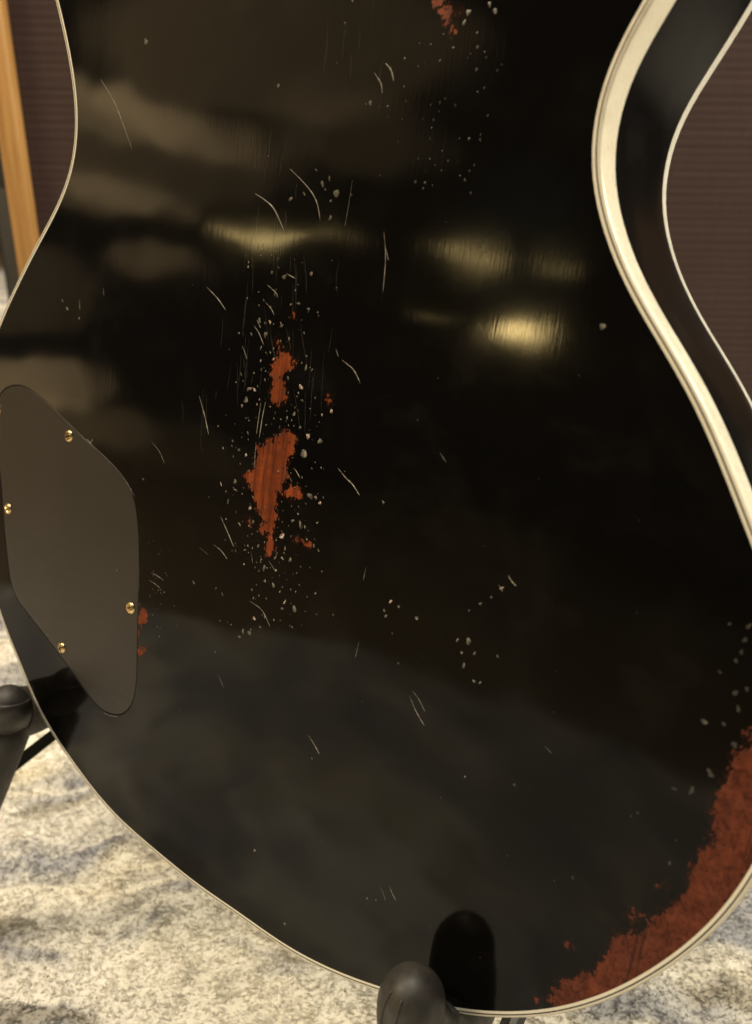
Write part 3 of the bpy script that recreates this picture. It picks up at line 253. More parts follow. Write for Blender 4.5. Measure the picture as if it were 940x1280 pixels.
# ------------------------------------------------------------------ materials (object coordinates in metres)
def lacquer_nodes(m, base, rough0, rough1):
    v = m.coord()
    # hair-fine rub marks running up and down the back
    vs = m.coord((1, .045, 1)); fine = m.noise(vs, 1900, 3, .6)
    haze = m.noise(v, 28, 5, .6); blot = m.ramp(m.noise(v, 55, 3, .6), [(.5, 0.), (.72, 1.)])
    rg = m.math('ADD', m.math('MULTIPLY', haze, rough1-rough0), rough0)
    return v, fine, haze, blot, rg
def mat_lacquer():
    m = M('worn_black_lacquer'); v, fine, haze, blot, rg = lacquer_nodes(m, 0, .052, .105)
    wear = m.attr('wear').outputs['Fac']
    n1 = m.noise(v, 330, 5, .65); n2 = m.noise(m.coord((1, .5, 1)), 1300, 3, .6)
    e = m.math('ADD', m.math('MULTIPLY', m.math('SUBTRACT', n1, .5), 6.5), m.math('MULTIPLY', m.math('SUBTRACT', n2, .5), 4.6))
    d = m.math('ADD', wear, e)
    mask = m.ramp(m.math('MULTIPLY_ADD', d, .8, .5), [(.42, 0.), (.58, 1.)])
    edge = m.ramp(m.math('MULTIPLY_ADD', d, .3, .5), [(.12, 0.), (.5, 1.), (.7, 1.)])
    # bare stained wood: long grain lines and dark leftover specks of paint
    grain = m.noise(m.coord((1, .035, 1)), 1500, 3, .6); grain2 = m.noise(m.coord((1, .06, 1)), 420, 3, .5)
    wood = m.ramp(m.math('MULTIPLY_ADD', grain2, .5, m.math('MULTIPLY', grain, .5)), [(.3, (.095, .018, .006)), (.5, (.25, .049, .012)), (.72, (.40, .090, .022))])
    speck = m.ramp(m.noise(v, 760, 4, .7), [(.33, 1.), (.43, 0.)])
    lowb = m.ramp(m.noise(v, 120, 3, .6), [(.35, .55), (.65, 1.)])
    wood = m.mix(1., wood, lowb, 'MULTIPLY')
    # the rubbed corner is a darker, mottled red than the streaks in the middle
    mot = m.ramp(m.noise(m.coord((1, .75, 1)), 430, 5, .75, .8), [(.38, (.020, .008, .006)), (.48, (.082, .022, .0135)), (.62, (.155, .046, .027))])
    wood = m.mix(m.attr('corner').outputs['Fac'], wood, m.mix(.25, mot, wood))
    cut = m.ramp(m.noise(m.coord((1, .02, 1), (0, 0, R(-3))), 1150, 2, .5), [(.28, 1.), (.36, 0.)])
    wood = m.mix(m.math('MULTIPLY', cut, .8), wood, (.018, .008, .006))
    wood = m.mix(m.math('MULTIPLY', speck, .8), wood, (.022, .009, .007))
    black = m.mix(m.math('MULTIPLY', blot, .5), (.0032, .0029, .0026), (.0065, .006, .0054))
    smudge = m.math('MULTIPLY', m.ramp(m.noise(v, 36, 4, .55, .3), [(.52, 0.), (.72, 1.)]), m.ramp(m.noise(v, 7, 2), [(.42, 0.), (.6, 1.)]))
    black = m.mix(m.math('MULTIPLY', smudge, .75), black, (.0125, .0112, .0096))
    black = m.mix(m.math('MULTIPLY', edge, .5), black, (.030, .010, .006))
    m.l(m.mix(mask, black, wood), m.b.inputs['Base Color'])
    rr = m.n('ShaderNodeMix'); m.l(mask, rr.inputs[0]); m.l(rg, rr.inputs[2]); rr.inputs[3].default_value = .46
    m.l(rr.outputs[0], m.b.inputs['Roughness'])
    b1 = m.bump(fine, .026, .0004)
    b2 = m.bump(m.noise(v, 13, 2), .042, .02, b1)
    h = m.math('ADD', m.math('MULTIPLY', mask, -1.), m.math('MULTIPLY', m.math('MULTIPLY', mask, grain), .5))
    b3 = m.bump(h, .55, .00025, b2)
    m.l(b3, m.b.inputs['Normal']); m.b.inputs['IOR'].default_value = 1.25
    return m.m
def mat_side():
    m = M('black_lacquer_side'); v, fine, haze, blot, rg = lacquer_nodes(m, 0, .16, .3)
    m.l(m.mix(m.math('MULTIPLY', blot, .6), (.0042, .0040, .0044), (.013, .012, .013)), m.b.inputs['Base Color']); m.l(rg, m.b.inputs['Roughness']); m.b.inputs['IOR'].default_value = 1.16
    return m.m
def mat_cover():
    m = M('satin_black_plastic'); v = m.coord()
    f = m.noise(m.coord((.08, 1, 1), (0, 0, R(8))), 900, 3, .6)
    m.l(m.ramp(m.noise(v, 40, 4, .6), [(.3, (.0165, .0137, .0112)), (.7, (.0225, .0188, .0155))]), m.b.inputs['Base Color'])
    m.l(m.ramp(f, [(.3, .36), (.7, .46)]), m.b.inputs['Roughness']); m.l(m.bump(f, .05, .0003), m.b.inputs['Normal'])
    return m.m
def mat_ivory(name, c0, c1):
    m = M(name); v = m.coord()
    grime = m.math('MULTIPLY', m.ramp(m.noise(v, 130, 5, .7), [(.55, 0.), (.75, 1.)]), .35)
    m.l(m.mix(grime, m.mix(m.noise(v, 60, 4, .6), c0, c1), (.42, .34, .20)), m.b.inputs['Base Color'])
    m.l(m.ramp(m.noise(v, 240, 3), [(.3, .2), (.7, .36)]), m.b.inputs['Roughness'])
    m.b.inputs['Subsurface Weight'].default_value = .12; m.b.inputs['Subsurface Radius'].default_value = (.002, .0014, .0008)
    return m.m
def mat_gold():
    m = M('gold_plate').set(Metallic=1.); v = m.coord()
    m.l(m.mix(m.noise(v, 700, 3), (.68, .49, .21), (.86, .70, .40)), m.b.inputs['Base Color'])
    m.l(m.ramp(m.noise(v, 1200, 3), [(.3, .16), (.7, .34)]), m.b.inputs['Roughness']); return m.m
def mat_chip():
    m = M('chipped_lacquer_glint'); b = m.attr('tone').outputs['Fac']
    m.l(m.ramp(b, [(0., (.03, .027, .024)), (.35, (.36, .33, .28)), (.7, (.88, .85, .78)), (.9, (.9, .88, .82)), (1., (.24, .115, .075))]), m.b.inputs['Base Color'])  # palest tones put the glint of scratches and chip rims into the colour
    m.set(Roughness=.32); return m.m
def mat_rubber():
    m = M('worn_black_rubber'); v = m.coord()
    dust = m.ramp(m.noise(v, 70, 5, .65), [(.35, 0.), (.75, 1.)])
    m.l(m.mix(dust, (.020, .0185, .017), (.058, .052, .043)), m.b.inputs['Base Color'])
    m.l(m.ramp(m.noise(v, 160, 4), [(.3, .36), (.7, .58)]), m.b.inputs['Roughness'])
    m.l(m.bump(m.noise(v, 420, 4, .6), .12, .0006), m.b.inputs['Normal']); return m.m
def mat_black_steel():
    m = M('black_painted_steel'); v = m.coord()
    m.l(m.mix(m.noise(v, 120, 4), (.006, .0055, .005), (.014, .012, .010)), m.b.inputs['Base Color'])
    m.l(m.ramp(m.noise(v, 300, 3), [(.3, .3), (.7, .5)]), m.b.inputs['Roughness']); return m.m
def carpet_colour(m):
    v = m.coord((1, 1, 0), (0, 0, R(-32)))           # bands run away to the right
    sep = m.n('ShaderNodeSeparateXYZ'); m.l(v, sep.inputs[0]); x, y = sep.outputs[0], sep.outputs[1]
    wob = m.noise(v, 5.5, 3, .55)
    yy = m.math('ADD', y, m.math('MULTIPLY', m.math('SUBTRACT', wob, .5), .16))
    cmb = m.n('ShaderNodeCombineXYZ'); m.l(m.math('MULTIPLY', x, .22), cmb.inputs[0]); m.l(yy, cmb.inputs[1]); vv = cmb.outputs[0]
    fray = m.noise(vv, 60, 4, .62, .6)
    def band(scale, lo, hi, k=.34):
        n = m.math('ADD', m.noise(vv, scale, 3, .5), m.math('MULTIPLY', m.math('SUBTRACT', fray, .5), k)); return m.ramp(n, [(lo, 0.), (hi, 1.)])
    c = m.mix(m.noise(v, 48, 3, .5), (.68, .65, .575), (.78, .755, .68))
    c = m.mix(m.math('MULTIPLY', band(17, .47, .58), .6), c, (.58, .50, .32))
    c = m.mix(m.math('MULTIPLY', band(12.3, .435, .53), .85), c, (.37, .365, .37))
    c = m.mix(m.math('MULTIPLY', band(27, .51, .6), .7), c, (.27, .278, .315))
    c = m.mix(m.math('MULTIPLY', band(41, .56, .64, .5), .55), c, (.36, .32, .235))
    return c
def mat_carpet():
    m = M('plush_carpet'); m.l(carpet_colour(m), m.b.inputs['Base Color']); m.set(Roughness=.95); m.b.inputs['Specular IOR Level'].default_value = .15
    v = m.coord(); m.l(m.bump(m.noise(v, 500, 3, .6), .25, .002), m.b.inputs['Normal']); return m.m
def mat_pile():
    m = M('carpet_pile'); c = carpet_colour(m)
    sh = m.attr('shade').outputs['Fac']; c = m.mix(1., c, m.ramp(sh, [(0., .9), (.5, .98), (1., 1.07)]), 'MULTIPLY')
    m.l(c, m.b.inputs['Base Color']); m.set(Roughness=.9); m.b.inputs['Specular IOR Level'].default_value = .1
    tr = m.n('ShaderNodeBsdfTranslucent'); m.l(c, tr.inputs[0]); mx = m.n('ShaderNodeMixShader'); mx.inputs[0].default_value = .5
    m.l(m.b.outputs[0], mx.inputs[1]); m.l(tr.outputs[0], mx.inputs[2]); m.l(mx.outputs[0], m.t.nodes['Material Output'].inputs['Surface']); return m.m
def mat_floor():
    m = M('dark_floor'); v = m.coord()
    m.l(m.mix(m.noise(m.coord((1, .1, 1)), 14, 5), (.15, .105, .06), (.25, .18, .105)), m.b.inputs['Base Color']); m.set(Roughness=.6); return m.m
def mat_grille():
    m = M('brown_grille_cloth'); v = m.coord()
    w1 = m.n('ShaderNodeTexWave', wave_type='BANDS', bands_direction='X'); w1.inputs['Scale'].default_value = 62; w1.inputs['Distortion'].default_value = 1.2; w1.inputs['Detail'].default_value = 2
    m.l(v, w1.inputs['Vector'])
    warp = m.noise(m.coord((1, 1, .06)), 420, 3, .6)
    c = m.mix(m.noise(v, 9, 4), (.045, .0295, .0285), (.064, .041, .0375))
    c = m.mix(m.math('MULTIPLY', m.ramp(warp, [(.35, 1.), (.6, 0.)]), .45), c, (.05, .024, .02))
    c = m.mix(m.math('MULTIPLY', w1.outputs['Fac'], .34), c, (.055, .03, .027))
    m.l(c, m.b.inputs['Base Color']); m.set(Roughness=.85); m.b.inputs['Specular IOR Level'].default_value = .25
    m.l(m.bump(m.noise(m.coord((1, 1, 3)), 900, 3, .6), .4, .0012), m.b.inputs['Normal']); return m.m
def mat_tan_wood():
    m = M('tan_wood'); g = m.noise(m.coord((1, 1, .05)), 160, 4, .6)
    m.l(m.ramp(g, [(.3, (.33, .165, .05)), (.55, (.47, .255, .085)), (.75, (.56, .32, .12))]), m.b.inputs['Base Color']); m.set(Roughness=.42); return m.m
def mat_tolex(name, a, b, rough=.55):
    m = M(name); v = m.coord()
    vo = m.n('ShaderNodeTexVoronoi'); vo.inputs['Scale'].default_value = 700; m.l(v, vo.inputs['Vector'])
    m.l(m.mix(m.noise(v, 60, 3), a, b), m.b.inputs['Base Color']); m.set(Roughness=rough)
    m.l(m.bump(vo.outputs['Distance'], .4, .0008), m.b.inputs['Normal']); return m.m
LAC, SIDE, COVER_M = mat_lacquer(), mat_side(), mat_cover()
IVORY = mat_ivory('aged_ivory_binding', (.78, .73, .585), (.88, .84, .73))
IVORY2 = mat_ivory('ivory_front_binding', (.78, .765, .71), (.86, .85, .80))
PLY = simple('black_ply', (.010, .008, .007), .35).m
GOLD, CHIP, RUB, STEEL = mat_gold(), mat_chip(), mat_rubber(), mat_black_steel()
CAVITY = simple('cavity_black', (.004, .003, .003), .7).m

# ------------------------------------------------------------------ the floor and its rug
def quad_sheet(name, x0, x1, y0, y1, z, mat):
    o = mesh(name, [(x0, y0, z), (x1, y0, z), (x1, y1, z), (x0, y1, z)], [(0, 1, 2, 3)], mat, None, False); return o
fl = quad_sheet('floor', -9, 9, -9, 9, -.012, mat_floor()); fl['kind'] = 'structure'
def rug_height(x, y): return .0022*mnoise.noise(Vector((x*38, y*38, 0)))+.0015*mnoise.noise(Vector((x*95, y*95, 3)))
def build_rug():
    th = R(-22); nx, ny = 150, 150
    V = []; F = []
    xs = np.concatenate([np.linspace(-3.2, -.8, 10)[:-1], np.linspace(-.8, .5, 190), np.linspace(.5, 2.2, 8)[1:]])
    ys = np.concatenate([np.linspace(-.70, -.4, 6)[:-1], np.linspace(-.4, .7, 160), np.linspace(.7, 3.2, 10)[1:]])
    for yv in ys:
        for xv in xs:
            lo = -.72+min(1.0, max(0, -.36-xv)*1.25)        # front edge of the rug, cut back on the left
            y_ = yv if yv > .5 else .5-(.5-yv)*(.5-lo)/1.2
            V.append((xv, y_, rug_height(xv, y_)))
    n = len(xs)
    for j in range(len(ys)-1):
        for i in range(n-1): F.append((j*n+i, j*n+i+1, (j+1)*n+i+1, (j+1)*n+i))
    o = mesh('carpet', V, F, mat_carpet()); o['kind'] = 'structure'
build_rug()
wl = mesh('wall', [(-9, 3.4, -.01), (9, 3.4, -.01), (9, 3.4, 4), (-9, 3.4, 4)], [(0, 1, 2, 3)], simple('dark_wall', (.022, .017, .013), .8).m, None, False); wl['kind'] = 'structure'
def build_pile():
    rng = np.random.default_rng(3); N = 380000
    x = rng.uniform(-.62, .24, N); y = rng.uniform(-.14, .40, N)
    z = np.array([rug_height(a, b) for a, b in zip(x, y)])
    ang = rng.uniform(0, 2*np.pi, N); lean = rng.normal(0, .0024, (N, 2)); hgt = rng.uniform(.0005, .0019, N); wd = rng.uniform(.0005, .0010, N)
    dx, dy = np.cos(ang)*wd, np.sin(ang)*wd
    V = np.empty((N, 3, 3)); V[:, 0] = np.stack([x-dx, y-dy, z-.0008], -1); V[:, 1] = np.stack([x+dx, y+dy, z-.0008], -1)
    V[:, 2] = np.stack([x+lean[:, 0], y+lean[:, 1], z+hgt], -1)
    cz = np.cross(V[:, 1]-V[:, 0], V[:, 2]-V[:, 0])[:, 2]; V[cz < 0] = V[cz < 0][:, [1, 0, 2]]      # every tuft faces up
    me = bpy.data.meshes.new('carpet_pile'); me.vertices.add(N*3); me.vertices.foreach_set('co', V.ravel())
    me.loops.add(N*3); me.loops.foreach_set('vertex_index', np.arange(N*3, dtype=np.int32))
    me.polygons.add(N); me.polygons.foreach_set('loop_start', np.arange(0, N*3, 3, dtype=np.int32)); me.polygons.foreach_set('loop_total', np.full(N, 3, dtype=np.int32))
    me.update(calc_edges=True)
    a = me.attributes.new('shade', 'FLOAT', 'POINT'); s = np.repeat(rng.uniform(0, 1, N), 3); a.data.foreach_set('value', s)
    nv = np.repeat(np.concatenate([lean*110, np.ones((N, 1))], 1), 3, 0); nv /= np.linalg.norm(nv, axis=1)[:, None]     # soft fuzz, not hard facets
    me.polygons.foreach_set('use_smooth', np.ones(N, bool)); me.normals_split_custom_set_from_vertices(nv.tolist())
    me.materials.append(mat_pile()); o = bpy.data.objects.new('carpet_pile', me); link(o); o['kind'] = 'stuff'
    o['label'] = 'soft cream and grey carpet pile on the floor'; o['category'] = 'carpet pile'
build_pile()

# ------------------------------------------------------------------ speaker cabinet with ribbed brown grille
def build_cabinet():
    # local frame: x along the front, y into the cabinet, z up
    p0 = Vector((-.563, .297, 0)); d = Vector((.797, .604, 0)).normalized(); ang = math.atan2(d.y, d.x)
    root = empty('speaker_cabinet', 'speaker cabinet with brown ribbed grille cloth and tan wooden edge, behind the guitar', 'speaker cabinet', Matrix.Translation(p0) @ Matrix.Rotation(ang, 4, 'Z'))
    Wd, H, D = .92, .60, .26
    tan = mat_tan_wood()
    vin = mat_tolex('brown_vinyl', (.035, .022, .016), (.055, .034, .024))
    from_bm('case', box_bm(Wd+.036, D, H, .006), vin, root, (Wd/2, .012+D/2, .03+H/2))
    for x in (-.0095, Wd+.0095): from_bm('side_trim', box_bm(.019, .022, H, .004, 3), tan, root, (x, .000, .03+H/2))
    for z in (.0395, .03+H-.0095): from_bm('rail_trim', box_bm(Wd-.002, .018, .019, .003, 3), tan, root, (Wd/2, .002, z))
    for x in (.06, Wd-.06):
        for y in (.06, .22): from_bm('foot', box_bm(.04, .04, .034, .006), RUB, root, (x, y, .017))
    # ribbed cloth: every rib is relief in the sheet
    rng = np.random.default_rng(8); V = []; F = []; z0, z1 = .05, .03+H-.02; pitch = .0068
    nr = int((z1-z0)/pitch); prof = [(0, .00034), (.18, .00014), (.5, 0.), (.8, .00006)]
    zs = []; dep = []
    for r in range(nr):
        k = rng.uniform(.5, 1.4); jit = rng.uniform(-.0006, .0006)
        for a, b in prof: zs.append(z0+(r+a)*pitch+jit*(a > 0)); dep.append(b*k)
    nx = 90; xs = np.linspace(0, Wd, nx); row = np.cumsum(rng.normal(0, .00006, nx))
    for z, dd in zip(zs, dep):
        for i, xv in enumerate(xs): V.append((xv, .004+dd, z+.0006*mnoise.noise(Vector((xv*12, z*3, 1)))))
    for j in range(len(zs)-1):
        for i in range(nx-1): F.append((j*nx+i, j*nx+i+1, (j+1)*nx+i+1, (j+1)*nx+i))
    mesh('grille_cloth', V, F, mat_grille(), root)
build_cabinet()
def build_dark_amp():
    # stands further back; only a strip of its front shows left of the tan trim
    p0 = Vector((-1.152, .57, 0)); d = Vector((.797, .604, 0)).normalized(); ang = math.atan2(d.y, d.x)
    root = empty('guitar_amplifier', 'black amplifier with grey grille, at the far left behind the tan wooden trim', 'amplifier', Matrix.Translation(p0) @ Matrix.Rotation(ang, 4, 'Z'))
    blk = mat_tolex('black_vinyl', (.006, .006, .006), (.012, .011, .010)); gr = mat_tolex('grey_grille', (.028, .025, .020), (.045, .041, .033), .8)
    from_bm('case', box_bm(.46, .22, .62, .008), blk, root, (.23, .11, .33))
    from_bm('grille', box_bm(.43, .006, .28, .002), gr, root, (.225, -.004, .175))
    from_bm('control_panel', box_bm(.40, .008, .06, .002), simple('panel_black', (.01, .01, .01), .4).m, root, (.23, -.004, .56))
    for x in (.05, .41):
        from_bm('foot', box_bm(.04, .04, .02, .004), RUB, root, (x, .06, .010))
build_dark_amp()

# ------------------------------------------------------------------ guitar (local mm frame -> metres)
S = .001
GUITAR_M = Matrix.Translation((0, 0, .113)) @ Matrix.Rotation(R(90)-LEAN, 4, 'X')
G = empty('electric_guitar', 'worn black single-cutaway electric guitar seen from the back, cream binding, red wood showing through', 'electric guitar', GUITAR_M)
OUT = np.array(OUTLINE)
def resample(P, n):
    d = np.linalg.norm(np.roll(P, -1, 0)-P, axis=1); s = np.concatenate([[0], np.cumsum(d)]); Q = np.vstack([P, P[:1]])
    u = np.linspace(0, s[-1], n, endpoint=False); return np.stack([np.interp(u, s, Q[:, k]) for k in (0, 1)], -1)
def area(P): return .5*np.sum(P[:, 0]*np.roll(P[:, 1], -1)-np.roll(P[:, 0], -1)*P[:, 1])
if area(OUT) < 0: OUT = OUT[::-1]
t_ = np.roll(OUT, -1, 0)-np.roll(OUT, 1, 0); t_ /= np.linalg.norm(t_, axis=1)[:, None]; NRM = np.stack([t_[:, 1], -t_[:, 0]], -1)
for _ in range(3): NRM = (np.roll(NRM, 1, 0)+NRM*2+np.roll(NRM, -1, 0)); NRM /= np.linalg.norm(NRM, axis=1)[:, None]
def ring(d): return OUT-NRM*d
def sweep(name, prof, mat, closed=False):
    n = len(OUT); V = []; F = []
    for d, z in prof:
        for p in ring(d): V.append((p[0]*S, p[1]*S, z*S))
    for j in range(len(prof)-1):
        for i in range(n): k = (i+1) % n; F.append((j*n+i, j*n+k, (j+1)*n+k, (j+1)*n+i))
    o = mesh(name, V, F, mat, G); auto_smooth(o, 40); return o
T = 45.
# side wall of the body
body = sweep('body_side', [(.12, -8.2), (.05, -8.6), (.05, -20), (.05, -34), (.05, -T+4.3), (.12, -T+3.9)], SIDE)
# plies of the binding, from the edge inwards
sweep('outer_binding', [(.85, -.5), (.85, .0), (.7, .015), (.5, -.02), (.28, -.14), (.1, -.4), (0, -.9), (0, -3.5), (0, -6.5), (.0, -8.3), (.3, -8.55)], IVORY)
sweep('black_purfling', [(1.22, -.4), (1.22, -.012), (.85, -.012), (.85, -.4)], PLY)
sweep('inner_purfling', [(1.95, -.4), (1.95, .004), (1.6, .015), (1.22, .004), (1.22, -.4)], IVORY)
sweep('front_binding', [(.3, -T+4.1), (0, -T+3.9), (0, -T+1.2), (.25, -T+.4), (.9, -T+.02), (3.5, -T), (3.5, -T+.6)], IVORY2)
# back panel: sheet with the cavity cut out, fine enough to carry the wear map
COV = resample(np.array(COVER), 150)
for _ in range(4): COV = (np.roll(COV, 1, 0)+2*COV+np.roll(COV, -1, 0))/4
if area(COV) < 0: COV = COV[::-1]
tc_ = np.roll(COV, -1, 0)-np.roll(COV, 1, 0); tc_ /= np.linalg.norm(tc_, axis=1)[:, None]; CN = np.stack([tc_[:, 1], -tc_[:, 0]], -1)
HOLE = COV+CN*.42
def sdf(poly, P):
    poly = np.array(poly); a = poly; b = np.roll(poly, -1, 0); dmin = np.full(len(P), 1e9); ins = np.zeros(len(P), bool)
    for p, q in zip(a, b):
        e = q-p; w = P-p; t = np.clip((w@e)/(e@e+1e-9), 0, 1); dmin = np.minimum(dmin, np.hypot(*(w-t[:, None]*e).T))
        c = ((p[1] > P[:, 1]) != (q[1] > P[:, 1])); xi = (q[0]-p[0])*(P[:, 1]-p[1])/((q[1]-p[1]) if q[1] != p[1] else 1e-9)+p[0]; ins ^= c & (P[:, 0] < xi)
    return np.where(ins, dmin, -dmin)
def build_back():
    outer = ring(1.95); pts = [Vector((p[0], p[1], 0)) for p in outer]; hole = [Vector((p[0], p[1], 0)) for p in HOLE[::-1]]
    tris = tessellate_polygon([pts, hole]); allp = pts+hole
    bm = bmesh.new(); bv = [bm.verts.new(p) for p in allp]
    for t in tris:
        try: bm.faces.new([bv[i] for i in t])
        except ValueError: pass
    for ax, lo, hi, st in ((0, -165, 165, 2.5), (1, -26, 418, 2.5)):
        for c in np.arange(lo, hi, st):
            if ax == 1 and c > 270 and int(c/2.5) % 4: continue
            co = [0, 0, 0]; no = [0, 0, 0]; co[ax] = c+.013; no[ax] = 1
            bmesh.ops.bisect_plane(bm, geom=bm.verts[:]+bm.edges[:]+bm.faces[:], plane_co=co, plane_no=no, dist=1e-5)
    for f_ in bm.faces:
        if f_.normal.z < 0: f_.normal_flip()
    P = np.array([v.co[:2] for v in bm.verts]); w = np.full(len(P), -12.)
    for poly in WEAR: w = np.maximum(w, sdf(poly, P))
    for v in bm.verts: v.co *= S
    me = bpy.data.meshes.new('back_panel'); bm.to_mesh(me); bm.free(); me.materials.append(LAC)
    cn = me.attributes.new('corner', 'FLOAT', 'POINT'); cn.data.foreach_set('value', np.clip((P[:, 0]-70)/8, 0, 1).astype(np.float32)*(P[:, 1] < 110))
    a = me.attributes.new('wear', 'FLOAT', 'POINT'); a.data.foreach_set('value', np.clip(w, -12, 8).astype(np.float32))
    o = bpy.data.objects.new('back_panel', me); link(o, G)
    # wall and floor of the cavity
    n = len(HOLE); V = [(p[0]*S, p[1]*S, 0) for p in HOLE]+[(p[0]*S, p[1]*S, -2.4*S) for p in HOLE]
    F = [(i, (i+1) % n, n+(i+1) % n, n+i) for i in range(n)]+[tuple(range(n, 2*n))]
    mesh('control_cavity', V, F, CAVITY, G, False)
build_back()
def build_front():
    V = [(p[0]*S, p[1]*S, -T*S) for p in ring(3.3)]; o = mesh('front_panel', V, [tuple(range(len(V)))[::-1]], SIDE, G, False)
    # neck running up from the body, outside the picture
    prof = [(-27, -36), (-27, -52), (27, -52), (27, -36), (22, -22), (10, -14), (-10, -14), (-22, -22)]
    V = []; F = []; n = len(prof)
    for k, (y, s_) in enumerate(((405, 1.), (440, .98), (640, .86), (860, .78))):
        for px, pz in prof: V.append((px*s_*S, y*S, (-52+(pz+52)*(1 if k else 1.15))*S))
    for k in range(3):
        for i in range(n): F.append((k*n+i, k*n+(i+1) % n, (k+1)*n+(i+1) % n, (k+1)*n+i))
    F += [tuple(range(n))[::-1], tuple(3*n+i for i in range(n))]
    o = mesh('neck', V, F, SIDE, G); auto_smooth(o, 50)
    hs = [(-21, 858), (21, 858), (40, 900), (44, 1010), (30, 1040), (0, 1030), (-30, 1040), (-44, 1010), (-40, 900)]
    V = [(a*S, b*S, (-36-.2*(b-858)*-1*.0-.0)*S) for a, b in hs]+[(a*S, b*S, -51*S) for a, b in hs]; n = len(hs)
    F = [tuple(range(n)), tuple(range(n, 2*n))[::-1]]+[(i, n+i, n+(i+1) % n, (i+1) % n) for i in range(n)]
    mesh('headstock', V, F, SIDE, G, False)
build_front()
def build_cover():
    n = len(COV); V = []; F = []
    prof = [(0, -2.3), (0, -.14), (.05, -.08), (.16, -.04), (.5, -.025), (2.5, -.02)]
    for d, z in prof:
        for p in COV-CN*d: V.append((p[0]*S, p[1]*S, z*S))
    for j in range(len(prof)-1):
        for i in range(n): k = (i+1) % n; F.append((j*n+i, j*n+k, (j+1)*n+k, (j+1)*n+i))
    j = len(prof)-1; F.append(tuple(j*n+i for i in range(n)))
    o = mesh('control_cover', V, F, COVER_M, G); auto_smooth(o, 60); return o
cover = build_cover()
def screw_mesh():
    r0 = 2.25; nr, na = 14, 48; V = [(0, 0, 0)]; F = []
    def h(x, y):
        r = math.hypot(x, y); z = .75*math.sqrt(max(0, 1-(r/(r0*1.02))**2))+.05
        a = min(abs(x), abs(y)); b = max(abs(x), abs(y))
        if b < 1.5: z -= .8*max(0, min(1, (.46-a)/.14))*min(1, (1.5-b)/.35)
        return z
    V[0] = (0, 0, h(0, 0)*S)
    for i in range(1, nr+1):
        for k in range(na):
            r = r0*i/nr; x, y = r*math.cos(2*math.pi*k/na), r*math.sin(2*math.pi*k/na); V.append((x*S, y*S, (h(x, y) if i < nr else -.1)*S))
    for k in range(na): F.append((0, 1+k, 1+(k+1) % na))
    for i in range(nr-1):
        for k in range(na): a = 1+i*na+k; b = 1+i*na+(k+1) % na; F.append((a, a+na, b+na, b))
    return V, F
V, F = screw_mesh(); proto = mesh('screw', V, F, GOLD, cover)
auto_smooth(proto, 40)
for i, (x, y) in enumerate(SCREWS):
    o = proto if i == 0 else proto.copy()
    if i: C.objects.link(o)
    o.parent = cover; o.location = (x*S, y*S, -.02*S); o.rotation_euler = (0, 0, [.3, .9, .1, .6, 1.2][i])
